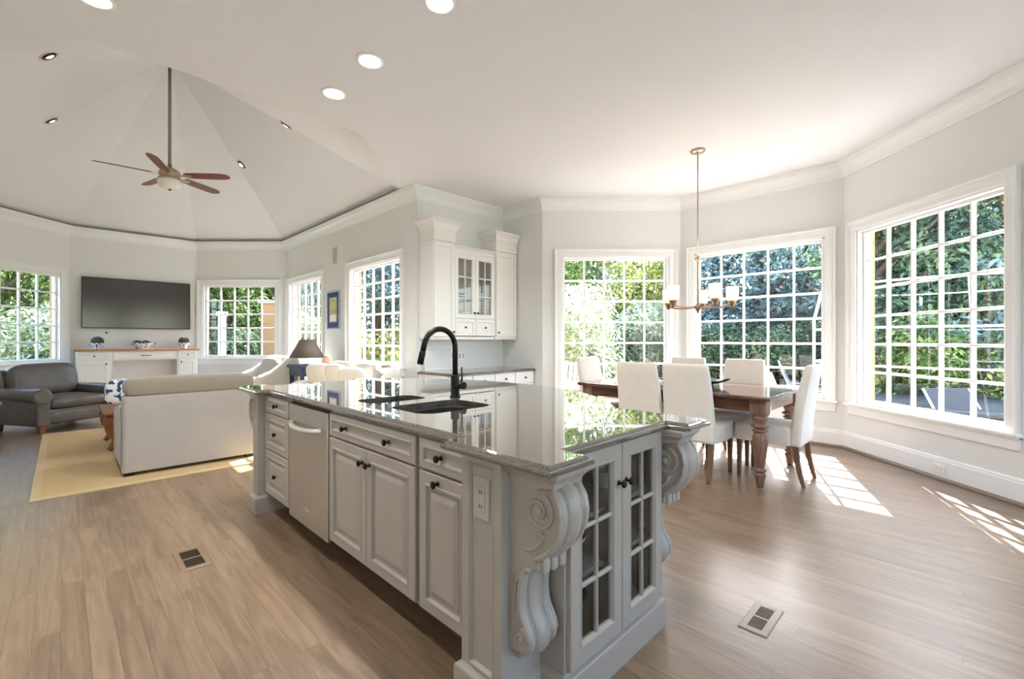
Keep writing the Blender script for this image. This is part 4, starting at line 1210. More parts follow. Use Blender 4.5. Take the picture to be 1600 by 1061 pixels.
# ------------------------------------------------------------------ family room
rug = thing('area_rug', 'large straw-yellow rug with pale binding under the sofa and coffee table', 'rug', (1.2, 6.7, 0))
RX0, RX1, RY0, RY1 = -0.17, 2.55, 4.99, 8.42
MB().box((RX0 + 0.06, RY0 + 0.06, 0.001), (RX1 - 0.06, RY1 - 0.06, 0.012)).build('rug_field', M['rug'], rug, True)
mb = MB(); q = lambda d, z: [(RX0 + d, RY0 + d, z), (RX1 - d, RY0 + d, z), (RX1 - d, RY1 - d, z), (RX0 + d, RY1 - d, z)]
mb.loft([q(0.06, 0.001), q(0, 0.001), q(0, 0.011), q(0.003, 0.013), q(0.058, 0.013), q(0.06, 0.012), q(0.06, 0.001)], True, False, False); mb.build('rug_border', M['rugedge'], rug, True)

# linen sofa chair seen from behind
SX0, SX1, SY0, SY1 = 0.385, 1.445, 5.25, 6.20
s = thing('sofa', 'taupe linen sofa seen from behind, standing on the straw rug', 'sofa', (0.915, 5.7, 0.013))
mb = MB(); mb.box((SX0 + 0.02, SY0 + 0.06, 0.048), (SX1 - 0.02, SY1 - 0.02, 0.32)); mb.build('sofa_base', M['sofa'], s, True, bevel=0.02)
mb = MB(); R = []
for z, o, t in ((0.045, 0.0, 0.15), (0.08, 0.0, 0.16), (0.40, -0.004, 0.165), (0.66, -0.012, 0.17), (0.725, -0.012, 0.17)):
    R.append([(x, y, z) for x, y in rrect(SX0, SY0 + o, SX1, SY0 + o + t, 0.03, 4)])
mb.loft(R, True, True, True, False); mb.build('backrest', M['sofa'], s, True, bevel=0.006)
MB().soft(((SX0 + SX1) / 2, SY0 + 0.115, 0.80), ((SX1 - SX0) / 2 - 0.01, 0.135, 0.092), 0.16, 40, 14, 0.42).build('back_cushion', M['sofa2'], s, True)
for sx in (0, 1):
    x0 = SX0 if sx == 0 else SX1 - 0.15
    mb = MB(); mb.extr([(SY0 + 0.05, 0.045), (SY1, 0.045), (SY1, 0.52), (SY1 - 0.03, 0.56), (SY0 + 0.3, 0.60), (SY0 + 0.05, 0.68)], lambda a, b, t: (t, a, b), x0, x0 + 0.15)
    mb.build('arm', M['sofa'], s, True, bevel=0.03, seg=3)
MB().soft(((SX0 + SX1) / 2, 5.80, 0.41), ((SX1 - SX0) / 2 - 0.155, 0.40, 0.10), 0.2, 32, 12, 0.4).build('seat_cushion', M['sofa'], s, True)
mb = MB()
for x in (SX0 + 0.05, SX1 - 0.05):
    for y in (SY0 + 0.05, SY1 - 0.06):
        MB().box((x - 0.035, y - 0.03, 0.013), (x + 0.035, y + 0.03, 0.05)).build('leg', M['iron'], s, True)
pw = thing('throw_pillow', 'blue and white printed pillow on the left arm of the linen sofa', 'pillow', (0.43, 5.98, 0.715))
MB().soft((0, 0, 0.0), (0.13, 0.055, 0.125), 0.55, 28, 14, 0.6, Matrix.Rotation(math.radians(15), 3, 'Z') @ Matrix.Rotation(math.radians(12), 3, 'X')).build('pillow_cushion', M['pillow'], pw)

# white slipcovered armchair: front faces -x
def slip_seat(name, label, cat, x0, x1, y0, y1, zb, cushions, z0=0.0):
    r = thing(name, label, cat, ((x0 + x1) / 2, (y0 + y1) / 2, z0))
    mb = MB(); mb.box((x0 + 0.03, y0 + 0.04, 0.02), (x1 - 0.05, y1 - 0.04, 0.30)); mb.build('seat_base', M['slip'], r, True, bevel=0.03, seg=3)
    mb = MB(); mb.extr([(x1, 0.02), (x1 + 0.02, zb - 0.1), (x1 + 0.0, zb), (x1 - 0.06, zb + 0.02), (x1 - 0.15, zb - 0.02), (x1 - 0.22, 0.45), (x1 - 0.24, 0.25), (x1 - 0.2, 0.02)], lambda a, b, t: (a, t, b), y0 + 0.03, y1 - 0.03)
    mb.build('backrest', M['slip'], r, True, bevel=0.035, seg=3)
    for ya, yb_ in ((y0, y0 + 0.17), (y1 - 0.17, y1)):
        mb = MB(); L = x1 - x0
        prof = [(x0, 0.02), (x1, 0.02), (x1 + 0.0, zb - 0.03), (x1 - 0.08, zb), (x1 - 0.17, zb - 0.03), (x1 - 0.28, zb - 0.13), (x1 - 0.42, zb - 0.23), (x0 + 0.28, 0.64), (x0 + 0.1, 0.625), (x0 + 0.02, 0.60), (x0 - 0.015, 0.55)]
        mb.extr(prof, lambda a, b, t: (a, t, b), ya, yb_)
        mb.build('arm', M['slip'], r, True, bevel=0.045, seg=4)
    n = cushions
    for k in range(n):
        w = (y1 - y0 - 0.36) / n
        cy = y0 + 0.18 + w * (k + 0.5)
        MB().soft((x0 + (x1 - x0) * 0.42, cy, 0.40), ((x1 - x0) * 0.40, w / 2, 0.10), 0.25, 28, 12, 0.45).build('seat_cushion', M['slip'], r, True)
        MB().soft((x1 - 0.27, cy, 0.68), (0.10, w / 2, 0.24), 0.35, 28, 14, 0.5, Matrix.Rotation(math.radians(14), 3, 'Y')).build('back_cushion', M['sofa'], r, True)
    return r
slip_seat('armchair', 'white slipcovered armchair with sloping arms in the far window corner', 'armchair', 1.92, 2.82, 7.85, 8.98, 0.95, 1)
slip_seat('slipcovered_sofa', 'white slipcovered sofa under the near family room window, lit by the sun', 'sofa', 2.36, 3.18, 5.22, 6.98, 0.84, 2)
for (x, y, z, rz, lab, mm) in ((2.64, 5.50, 0.71, 122, 'white throw pillow at the near end of the sunlit slipcovered sofa', 'slip'), (2.68, 6.06, 0.73, 108, 'white throw pillow in the middle of the sunlit slipcovered sofa', 'slip'), (2.66, 6.60, 0.72, 126, 'white throw pillow at the far end of the sunlit slipcovered sofa', 'slip'), (2.86, 6.80, 0.90, 100, 'small peach pillow at the far end of the sunlit slipcovered sofa', 'peach')):
    pw = thing('throw_pillow', lab, 'pillow', (x, y, z))
    k = 0.5 if mm == 'peach' else 1.0
    MB().soft((0, 0, 0), (0.20 * k, 0.06 * k, 0.18 * k), 0.55, 28, 14, 0.6, Matrix.Rotation(math.radians(rz), 3, 'Z') @ Matrix.Rotation(math.radians(-18), 3, 'X')).build('pillow_cushion', M[mm], pw)
tw = MB()
G = []; nx, ny = 14, 16
for i in range(nx + 1):
    row = []
    for j in range(ny + 1):
        u, v = i / nx, j / ny
        x = 2.93 + 0.33 * u; y = 5.55 + 0.62 * v
        z = 0.875 - 0.10 * max(0, abs(u - 0.5) - 0.28) * 3 + 0.014 * math.sin(9 * v + 3 * u) + 0.012 * math.sin(23 * v)
        row.append((x, y, z))
    G.append(row)
tw.loft(G + [[(x, y, z - 0.012) for x, y, z in r] for r in G[::-1]] + [G[0]], False, False, False, True)
tw = tw.build('throw_blanket', M['slip']); tag(tw, 'rumpled white throw over the back of the sunlit slipcovered sofa', 'blanket')

# lamp on a navy table between the slipcovered seats
nt = thing('end_table', 'navy painted end table holding the lamp between the slipcovered seats', 'table', (2.86, 7.48, 0))
mb = MB(); mb.box((-0.27, -0.28, 0.785), (0.27, 0.28, 0.83)); mb.build('tabletop', M['navy'], nt, bevel=0.008)
MB().box((-0.24, -0.25, 0.66), (0.24, 0.25, 0.785)).build('apron', M['navy'], nt)
for sx in (-1, 1):
    for sy in (-1, 1): MB().box((sx * 0.21 - 0.025, sy * 0.22 - 0.025, 0), (sx * 0.21 + 0.025, sy * 0.22 + 0.025, 0.67)).build('leg', M['navy'], nt)
lp = thing('table_lamp', 'table lamp with a wide taupe cone shade on the navy end table', 'lamp', (2.80, 7.46, 0.83))
MB().lathe([(0, 0), (0.07, 0), (0.073, 0.010), (0.045, 0.018), (0.055, 0.035), (0.066, 0.06), (0.05, 0.085), (0.022, 0.10), (0, 0.102)], (0, 0, 0), 24).build('lamp_base', M['lampbase'], lp)
MB().cyl((0, 0, 0.095), (0, 0, 0.36), 0.006, n=8).build('stem', M['nickel'], lp)
MB().lathe([(0.265, 0.115), (0.105, 0.405), (0.101, 0.405), (0.261, 0.115), (0.265, 0.115)], (0, 0, 0), 40).build('lamp_shade', M['lampshade'], lp)
MB().cyl((0, 0, 0.36), (0, 0, 0.385), 0.012, n=8).build('finial', M['nickel'], lp)
mb = MB()
for k in range(3):
    a = 2 * PI * k / 3; mb.tube([(0, 0, 0.37), (0.106 * math.cos(a), 0.106 * math.sin(a), 0.392)], 0.003, 6)
mb.build('shade_spider', M['nickel'], lp)

# coffee table
ct2 = thing('coffee_table', 'cherry wood coffee table with carved scroll legs beyond the linen sofa', 'table', (0.76, 6.95, 0.013))
mb = MB(); mb.box((-0.44, -0.44, 0.40), (0.44, 0.44, 0.435)); mb.build('tabletop', M['cherry'], ct2, bevel=0.008)
MB().box((-0.38, -0.38, 0.33), (0.38, 0.38, 0.40)).build('apron', M['cherry'], ct2)
for sx in (-1, 1):
    for sy in (-1, 1):
        x, y = sx * 0.35, sy * 0.34
        P_ = [(x + sx * 0.0, y, 0.40), (x + sx * 0.045, y, 0.33), (x + sx * 0.03, y, 0.22), (x - sx * 0.015, y, 0.12), (x + sx * 0.01, y, 0.04), (x + sx * 0.035, y, 0.012)]
        MB().tube(P_, [0.045, 0.05, 0.038, 0.028, 0.028, 0.024][:6], 12).build('leg', M['cherry'], ct2)

# leather armchair
la = thing('leather_armchair', 'charcoal leather club chair with rolled arms beside the left window', 'armchair', (-0.03, 9.06, 0), math.radians(211))
# local: front = +y (turned to face the camera), width along x
hw, dp = 0.50, 0.46
mb = MB(); mb.box((-hw + 0.10, -dp + 0.06, 0.11), (hw - 0.10, dp - 0.03, 0.31)); mb.build('seat_base', M['leather'], la, bevel=0.03, seg=3)
mb = MB(); mb.soft((0, dp - 0.05, 0.20), (hw - 0.14, 0.05, 0.085), 0.25, 24, 10, 0.5); mb.build('front_rail', M['leather'], la)
MB().soft((0, 0.05, 0.385), (hw - 0.155, dp - 0.05, 0.085), 0.22, 32, 12, 0.42).build('seat_cushion', M['leather'], la)
for sx in (-1, 1):
    mb = MB(); xa = sx * (hw - 0.09)
    mb.extr([(xa - 0.075, 0.10), (xa + 0.075, 0.10), (xa + 0.08, 0.44), (xa - 0.07, 0.44)], lambda a, b, t: (a, t, b), -dp + 0.02, dp - 0.01)
    for i in (0,):
        mb.tube([(xa + sx * 0.015, -dp + 0.04, 0.50), (xa + sx * 0.015, 0.0, 0.495), (xa + sx * 0.015, dp - 0.03, 0.485), (xa + sx * 0.015, dp + 0.005, 0.485)], [0.085, 0.095, 0.105, 0.10], 20)
    mb.build('arm', M['leather'], la, bevel=0.02, seg=3)
mb = MB(); mb.extr([(-dp - 0.02, 0.10), (-dp + 0.12, 0.10), (-dp + 0.14, 0.45), (-dp + 0.06, 0.80), (-dp - 0.02, 0.83), (-dp - 0.09, 0.78), (-dp - 0.07, 0.45)], lambda a, b, t: (t, a, b), -hw + 0.07, hw - 0.07)
mb.build('backrest', M['leather'], la, bevel=0.04, seg=3)
MB().soft((0, -dp + 0.17, 0.67), (hw - 0.12, 0.115, 0.225), 0.38, 32, 16, 0.45, Matrix.Rotation(math.radians(13), 3, 'X')).build('back_cushion', M['leather'], la)
for sx in (-1, 1):
    for y in (dp - 0.07, -dp + 0.06):
        x = sx * (hw - 0.09)
        sq = lambda z, q: [(x - q, y - q, z), (x + q, y - q, z), (x + q, y + q, z), (x - q, y + q, z)]
        MB().loft([sq(0, 0.024), sq(0.11, 0.036)]).build('leg', M['woodleg'], la)
# side table cut by the frame
st = thing('side_table', 'cherry side table at the left edge, next to the leather club chair', 'table', (-0.72, 8.22, 0))
MB().box((-0.21, -0.21, 0.43), (0.21, 0.21, 0.46)).build('tabletop', M['cherry'], st, bevel=0.006)
MB().box((-0.18, -0.18, 0.28), (0.18, 0.18, 0.43)).build('apron', M['cherry'], st)
for sx in (-1, 1):
    for sy in (-1, 1): MB().tube([(sx * 0.16, sy * 0.16, 0.30), (sx * 0.16, sy * 0.16, 0.16), (sx * 0.16, sy * 0.16, 0.0)], [0.03, 0.034, 0.02], 10).build('leg', M['cherry'], st)
MB().box((-0.17, -0.17, 0.10), (0.17, 0.17, 0.12)).build('shelf', M['cherry'], st)

# console desk under the television
YT = 11.27
dk = thing('console_desk', 'white built-in console desk with an oak top under the television', 'desk', (1.055, 11.0, 0))
X0, X1, YF = 0.185, 1.925, 10.78
mb = MB(); mb.box((X0 - 0.03, YF - 0.03, 1.025), (X1 + 0.03, YT - 0.02, 1.055)); mb.build('desktop', M['oaktop'], dk, True, bevel=0.006)
mb = MB(); mb.box((X0, YF, 0.0), (X0 + 0.46, YT - 0.02, 1.025)); mb.box((X1 - 0.33, YF, 0.0), (X1, YT - 0.02, 1.025)); mb.box((X0 + 0.46, YF + 0.01, 0.855), (X1 - 0.33, YT - 0.02, 1.025))
mb.box((X0 + 0.46, YT - 0.06, 0.1), (X1 - 0.33, YT - 0.02, 0.86))
mb.build('desk_body', M['cab'], dk, True)
Fd = frame((X0, YF, 0), (1, 0, 0), (0, -1, 0))
for a, b, v0, v1, nm, kx, kz in ((0.02, 0.44, 0.87, 1.005, 'drawer', 0.23, 0.94), (1.43, 1.72, 0.87, 1.005, 'drawer', 1.575, 0.94), (0.02, 0.44, 0.08, 0.855, 'door', 0.385, 0.80), (1.43, 1.72, 0.08, 0.855, 'door', 1.475, 0.80)):
    mb = MB(Fd); flatp(mb, a, v0, b, v1, 0.035 if nm == 'drawer' else 0.06, 0.016); d = mb.build(nm, M['cab'], dk, True)
    knob(d, Fd, kx, kz, 0.014, s=0.9)
Fd2 = frame((X0, YF + 0.01, 0), (1, 0, 0), (0, -1, 0))
mb = MB(Fd2); flatp(mb, 0.48, 0.868, 1.39, 1.008, 0.03, 0.016); d = mb.build('drawer', M['cab'], dk, True)
MB(Fd2).tube([(0.865, 0.94, 0.01), (0.87, 0.94, 0.03), (1.01, 0.94, 0.03), (1.015, 0.94, 0.01)], 0.006, 8).build('pull', M['knob'], d, True)
# television
tv = thing('television', 'wide flat black television mounted on the white wall above the console desk', 'television', (1.07, YT - 0.06, 1.44))
MB().box((0.262, YT - 0.075, 1.442), (1.877, YT - 0.03, 2.372)).build('tv_body', M['iron'], tv, True, bevel=0.006)
MB().box((0.272, YT - 0.077, 1.456), (1.867, YT - 0.070, 2.362)).build('tv_screen', M['tv'], tv, True)
MB().box((0.9, YT - 0.03, 1.75), (1.24, YT - 0.001, 2.1)).build('wall_mount', M['iron'], tv, True)
Ft = frame((0, YT, 0), (1, 0, 0), (0, -1, 0))
r = thing('cable_plate', 'small dark cable plate on the wall between television and left topiary', 'outlet', (0.60, YT, 1.36))
MB(Ft).rects([(0.585, 1.345, 0.615, 1.375, 0.0005), (0.585, 1.345, 0.615, 1.375, 0.008)]).build('cover_plate', M['slot'], r, True)
for x, lab in ((0.465, 'dark boxwood ball in blue and white pot, left end of console desk'), (1.735, 'dark boxwood ball in blue and white pot, right end of console desk')):
    t = thing('topiary_pot', lab, 'plant', (x, 10.98, 1.055), group='potted topiaries on the console desk')
    MB().lathe([(0, 0), (0.045, 0), (0.05, 0.01), (0.04, 0.02), (0.055, 0.04), (0.08, 0.08), (0.086, 0.115), (0.078, 0.12), (0.07, 0.10), (0, 0.09)], (0, 0, 0), 24).build('pot', M['china'], t)
    for sx in (-1, 1): MB().tube([(sx * 0.082, 0, 0.10), (sx * 0.105, 0, 0.092), (sx * 0.10, 0, 0.07), (sx * 0.078, 0, 0.066)], 0.006, 8).build('handle', M['china'], t)
    MB().lathe([(0, 0.10), (0.085, 0.12), (0.092, 0.145), (0.085, 0.18), (0.062, 0.212), (0.03, 0.228), (0, 0.231)], (0, 0, 0), 28).build('boxwood', M['topiary'], t)
t = thing('china_tureen', 'blue and white oval china tureen with dark contents in the middle of the console desk', 'bowl', (1.09, 10.98, 1.055))
MB().lathe([(0, 0), (0.11, 0), (0.115, 0.015), (0.10, 0.03), (0.14, 0.06), (0.165, 0.10), (0.168, 0.115), (0.155, 0.112), (0, 0.07)], (0, 0, 0), 28, 1.0, 0.62).build('tureen_body', M['china'], t)
for sx in (-1, 1): MB().tube([(sx * 0.155, 0, 0.11), (sx * 0.20, 0, 0.115), (sx * 0.195, 0, 0.08), (sx * 0.14, 0, 0.065)], 0.009, 8).build('handle', M['china'], t)
mb = MB()
for i in range(9):
    mb.soft((-0.10 + 0.025 * i, 0.02 * math.sin(i * 2.1), 0.115 + 0.015 * math.sin(i * 1.3)), (0.045, 0.05, 0.035), 0.9, 12, 8)
mb.build('dark_moss', M['topiary'], t)
# picture and speaker grille on the right wall
Fr = frame((3.32, 0, 0), (0, -1, 0), (-1, 0, 0))
pc = thing('framed_picture', 'small navy framed picture with a yellow print between the family room windows', 'picture', (3.30, 7.64, 1.42))
pm = mat('yellow_print', lin(226, 206, 110), 0.6, vary=0.2, scale=9, col2=lin(120, 150, 140))
q = lambda d, n: [(-7.89 + d, 1.415 + d, n), (-7.40 - d, 1.415 + d, n), (-7.40 - d, 2.065 - d, n), (-7.89 + d, 2.065 - d, n)]
MB(Fr).loft([q(0, 0.001), q(0, 0.02), q(0.005, 0.024), q(0.02, 0.024), q(0.024, 0.016)], True, True, False).build('frame', mat('pale_blue_frame', lin(150, 170, 196), 0.4), pc, True)
MB(Fr).rects([(-7.87, 1.435, -7.42, 2.045, 0.014), (-7.87, 1.435, -7.42, 2.045, 0.017)]).build('navy_mat', mat('navy_mat_board', lin(34, 62, 112), 0.7), pc, True)
MB(Fr).rects([(-7.79, 1.53, -7.50, 1.955, 0.017), (-7.79, 1.53, -7.50, 1.955, 0.0185)]).build('print', pm, pc, True)
MB(Fr).rects([(-7.77, 1.55, -7.52, 1.66, 0.0185), (-7.75, 1.57, -7.54, 1.64, 0.0195)]).build('white_cloth_print', M['whiteplate'], pc, True)
MB(Fr).lathe([(0, 0), (0.001, 0)], (0, 0, 0), 6)
sg = thing('wall_speaker', 'small pale rectangular speaker grille high between the family room windows', 'speaker', (3.31, 7.6, 2.56))
MB(Fr).rects([(-7.69, 2.53, -7.51, 2.81, 0.0005), (-7.69, 2.53, -7.51, 2.81, 0.008), (-7.68, 2.54, -7.52, 2.80, 0.012)]).build('grille_frame', M['grille'], sg, True)
mb = MB(Fr)
for i in range(14): mb.box((-7.67, 2.555 + i * 0.0175, 0.012), (-7.53, 2.563 + i * 0.0175, 0.014))
mb.build('grille', mat('grille_grey', lin(170, 168, 160), 0.6), sg, True)

# ------------------------------------------------------------------ ceiling lights, fan, registers
def can(x, y, label, z=H):
    t = thing('recessed_light', label, 'ceiling light', (x, y, z - 0.004), group='recessed ceiling lights')
    MB().lathe([(0.074, 0.003), (0.098, 0.003), (0.098, -0.001), (0.092, -0.005), (0.080, -0.006), (0.074, -0.002), (0.074, 0.003)], (0, 0, 0), 40).build('trim_ring', M['whiteplate'], t)
    MB().lathe([(0, 0.002), (0.075, 0.002), (0.075, -0.0015), (0, -0.0015)], (0, 0, 0), 40).build('lens', M['can'], t)
    l = bpy.data.lights.new('can_light', 'AREA'); l.shape = 'DISK'; l.size = 0.14; l.energy = CAN_WATTS; l.color = (1.0, 0.98, 0.955); l.spread = math.radians(150)
    o = bpy.data.objects.new('can_light', l); COL.objects.link(o); o.parent = t; o.location = (0, 0, -0.012)
    return t
can(1.58, 3.03, 'lit recessed ceiling light, middle one of the three above the island')
can(1.58, 3.64, 'lit recessed ceiling light above the far end of the island, nearest the vault edge')
can(1.60, 2.21, 'lit recessed ceiling light above the near half of the island, cut by the top edge')
can(0.14, 3.62, 'lit recessed ceiling light cut by the top edge, above the left floor')
# two unseen lights added above the frame to even out the room
can(0.14, 2.2, 'added unseen recessed light just above the frame, over the aisle left of the island')
can(1.6, 0.6, 'added unseen recessed light just above the frame, over the near end of the island')
# eyeball lights in the vault
for (p, n, lab) in (((-0.089, 6.664, 4.160), (-0.633, 0, 0.774), 'eyeball spotlight in the vault next to the flat ceiling edge, upper left'), ((-0.091, 8.60, 4.158), (-0.633, 0, 0.774), 'eyeball spotlight low on the left slope of the vault, left of the fan'),
                    ((2.177, 6.544, 4.170), (0.352, -0.352, 0.867), 'eyeball spotlight high on the right slope of the vault, near the flat ceiling edge'), ((2.166, 8.624, 4.195), (0.633, 0, 0.774), 'eyeball spotlight on the right slope of the vault, just right of the fan')):
    t = thing('eyeball_light', lab, 'ceiling light', p, group='vault eyeball lights')
    q = Vector(n).to_track_quat('Z', 'Y').to_matrix().to_4x4()
    MB(q).lathe([(0.068, 0.004), (0.092, 0.004), (0.092, -0.004), (0.084, -0.010), (0.072, -0.008), (0.068, 0.004)], (0, 0, 0), 32).build('trim_ring', M['eyeball'], t)
    MB(q).lathe([(0, -0.002), (0.07, -0.002), (0.066, -0.012), (0.045, -0.020), (0.03, -0.008), (0, -0.006)], (0, 0, 0), 28).build('eyeball', M['knob'], t)
    MB(q).lathe([(0, -0.008), (0.046, -0.012), (0.03, -0.022), (0, -0.026)], (0.012, 0.0, 0), 20).build('lamp', M['canoff'], t)

fan = thing('ceiling_fan', 'five-blade cherry ceiling fan with opal light bowl on a long rod', 'fan', (1.06, 7.72, 3.40))
MB().cyl((0, 0, 0.20), (0, 0, 1.66), 0.020, n=14).build('down_rod', M['rod'], fan)
MB().lathe([(0, 1.69), (0.075, 1.66), (0.07, 1.63), (0.03, 1.60), (0, 1.60)], (0, 0, 0), 24).build('ceiling_cap', M['nickel'], fan)
MB().lathe([(0, 0.24), (0.025, 0.24), (0.03, 0.20), (0.06, 0.185), (0.105, 0.16), (0.125, 0.125), (0.125, 0.085), (0.11, 0.06), (0.135, 0.045), (0.140, 0.025), (0.12, 0.015), (0, 0.015)], (0, 0, 0), 36).build('motor_housing', M['nickel'], fan)
MB().lathe([(0.132, 0.03), (0.140, 0.015), (0.145, 0.0), (0.138, -0.035), (0.112, -0.066), (0.07, -0.088), (0.02, -0.098), (0, -0.099)], (0, 0, 0), 36).build('light_bowl', M['bowl_light'], fan)
MB().lathe([(0, -0.096), (0.018, -0.099), (0.016, -0.11), (0.007, -0.118), (0, -0.119)], (0, 0, 0), 16).build('finial', M['knob'], fan)
for k in range(5):
    a = math.radians(3 + 72 * k + 2) - PI / 4
    Rz = Matrix.Rotation(a, 4, 'Z') @ Matrix.Translation((0, 0, 0.095)) @ Matrix.Rotation(math.radians(-13), 4, 'X')
    prof = [(0.20, 0.045), (0.24, 0.060), (0.40, 0.068), (0.60, 0.072), (0.70, 0.068), (0.755, 0.052), (0.78, 0.025), (0.785, 0.0)]
    poly = [(x, y) for x, y in prof] + [(x, -y) for x, y in prof[::-1][1:]]
    b = MB(Rz).prism(poly, -0.004, 0.004).build('blade', M['blade'], fan)
    mb = MB(Rz); mb.prism([(0.10, 0.018), (0.17, 0.014), (0.22, 0.035), (0.285, 0.03), (0.285, -0.03), (0.22, -0.035), (0.17, -0.014), (0.10, -0.018)], -0.010, -0.004)
    for y in (-0.018, 0.018): mb.cyl((0.25, y, -0.014), (0.25, y, -0.009), 0.006, n=8)
    mb.build('blade_bracket', M['nickel'], b)

def register(label, x0, y0, x1, y1, alongx, mf, mh):
    t = thing('floor_register', label, 'floor vent', ((x0 + x1) / 2, (y0 + y1) / 2, 0))
    mb = MB(); b = 0.028
    q = lambda d, z: [(x0 - b + d, y0 - b + d, z), (x1 + b - d, y0 - b + d, z), (x1 + b - d, y1 + b - d, z), (x0 - b + d, y1 + b - d, z)]
    mb.loft([q(0, 0.0005), q(0, 0.003), q(0.004, 0.006), q(b, 0.006), q(b, 0.001)], True, False, False)
    if alongx: mb.box(((x0 + x1) / 2 - 0.006, y0, 0.001), ((x0 + x1) / 2 + 0.006, y1, 0.006))
    else: mb.box((x0, (y0 + y1) / 2 - 0.006, 0.001), (x1, (y0 + y1) / 2 + 0.006, 0.006))
    mb.build('register_frame', mf, t, True)
    MB().add([(x0, y0, 0.0012), (x1, y0, 0.0012), (x1, y1, 0.0012), (x0, y1, 0.0012)], [(0, 1, 2, 3)]).build('duct_opening', mh, t, True)
    mb = MB(); L = (x1 - x0) if alongx else (y1 - y0); n = int(L / 0.0135)
    for i in range(n):
        f = (i + 0.5) / n
        if alongx: mb.box((x0 + L * f - 0.0025, y0, 0.0015), (x0 + L * f + 0.0025, y1, 0.005))
        else: mb.box((x0, y0 + L * f - 0.0025, 0.0015), (x1, y0 + L * f + 0.0025, 0.005))
    mb.build('louvers', mat('louver_' + mf.name, mh.node_tree.nodes['Color Ramp'].color_ramp.elements[1].color, 0.5, vary=0.03), t, True)
register('brown floor register in the oak floor left of the island', 0.478, 2.955, 0.566, 3.19, False, M['vent_br'], M['vent_hole'])
register('pale beige floor register in the oak floor right of the island', 2.09, 0.602, 2.285, 0.66, True, M['vent_gy'], M['vent_gh'])

# ------------------------------------------------------------------ garden
def leaf_cloud(mb, blobs, n, size, rnd):
    V = []; F = []
    tot = sum(b[3] * b[4] * b[5] for b in blobs)
    for (cx, cy, cz, rx, ry, rz) in blobs:
        k = int(n * rx * ry * rz / tot)
        for _ in range(k):
            while True:
                x, y, z = rnd.uniform(-1, 1), rnd.uniform(-1, 1), rnd.uniform(-1, 1)
                d = x * x + y * y + z * z
                if 0.25 < d < 1: break
            c = Vector((cx + x * rx, cy + y * ry, cz + z * rz))
            nrm = Vector((x + rnd.uniform(-.8, .8), y + rnd.uniform(-.8, .8), z + rnd.uniform(-.3, 1.1))).normalized()
            u = nrm.cross(Vector((rnd.uniform(-1, 1), rnd.uniform(-1, 1), rnd.uniform(-1, 1)))).normalized()
            w = nrm.cross(u); s = size * rnd.uniform(0.6, 1.35)
            o = len(V)
            V += [c - u * s, c + w * s * 0.42 + nrm * s * 0.1, c + u * s, c - w * s * 0.42 + nrm * s * 0.1]
            F.append((o, o + 1, o + 2, o + 3))
    mb.add(V, F)
def make_blobs(kind, h, r, rnd):
    B = []
    if kind == 'round':
        for i in range(16):
            a = rnd.uniform(0, 2 * PI); q = rnd.uniform(0.1, 0.75) * r; z = rnd.uniform(0.25, 0.92) * h
            s = rnd.uniform(0.28, 0.5) * r
            B.append((q * math.cos(a), q * math.sin(a), z, s, s, s * 0.8))
    elif kind == 'cone':
        for i in range(18):
            f = i / 17; z = (0.06 + 0.92 * f) * h; q = r * (1 - f) ** 0.8 + 0.08
            a = i * 2.4
            B.append((q * 0.35 * math.cos(a), q * 0.35 * math.sin(a), z, q * 0.8, q * 0.8, h * 0.065))
    else:
        for i in range(14):
            a = rnd.uniform(0, 2 * PI); q = rnd.uniform(0.0, 0.7) * r; z = rnd.uniform(0.15, 0.8) * h
            s = rnd.uniform(0.35, 0.55) * r
            B.append((q * math.cos(a), q * math.sin(a), z, s, s, min(s, h * 0.3)))
    return B
GZ = -0.36
_cache = {}
def plant(name, label, cat, x, y, kind, h, r, leaf, n, size, group, seed, rz=0.0, sc=1.0):
    key = (kind, leaf, h, r)
    t = thing(name, label, cat, (x, y, GZ), rz, group)
    if key in _cache:
        for src in _cache[key]:
            c = src.copy(); COL.objects.link(c); c.parent = t
        return t
    rnd = random.Random(seed)
    mb = MB(); leaf_cloud(mb, make_blobs(kind, h, r, rnd), n, size, rnd)
    fo = mb.build('foliage', M[leaf], t)
    mb = MB(); tr = 0.035 * h if kind != 'bush' else 0.03
    mb.tube([(0, 0, 0), (0.03 * h * 0.2, 0.02, h * 0.35), (0, 0.04, h * 0.8)], [tr, tr * 0.75, tr * 0.25], 8)
    for i in range(5):
        a = i * 1.3; z = h * (0.25 + 0.1 * i)
        mb.tube([(0, 0.02, z), (math.cos(a) * r * 0.3, math.sin(a) * r * 0.3, z + h * 0.12), (math.cos(a) * r * 0.55, math.sin(a) * r * 0.55, z + h * 0.2)], [tr * 0.5, tr * 0.3, tr * 0.12], 6)
    tk = mb.build('trunk', M['bark'], t)
    _cache[key] = (fo, tk)
    return t
def at(px, d):
    r = d * (px - 800) / 705.0
    return ((d + r) / S2, (d - r) / S2)
G1 = 'trees and shrubs in the garden'
T = []
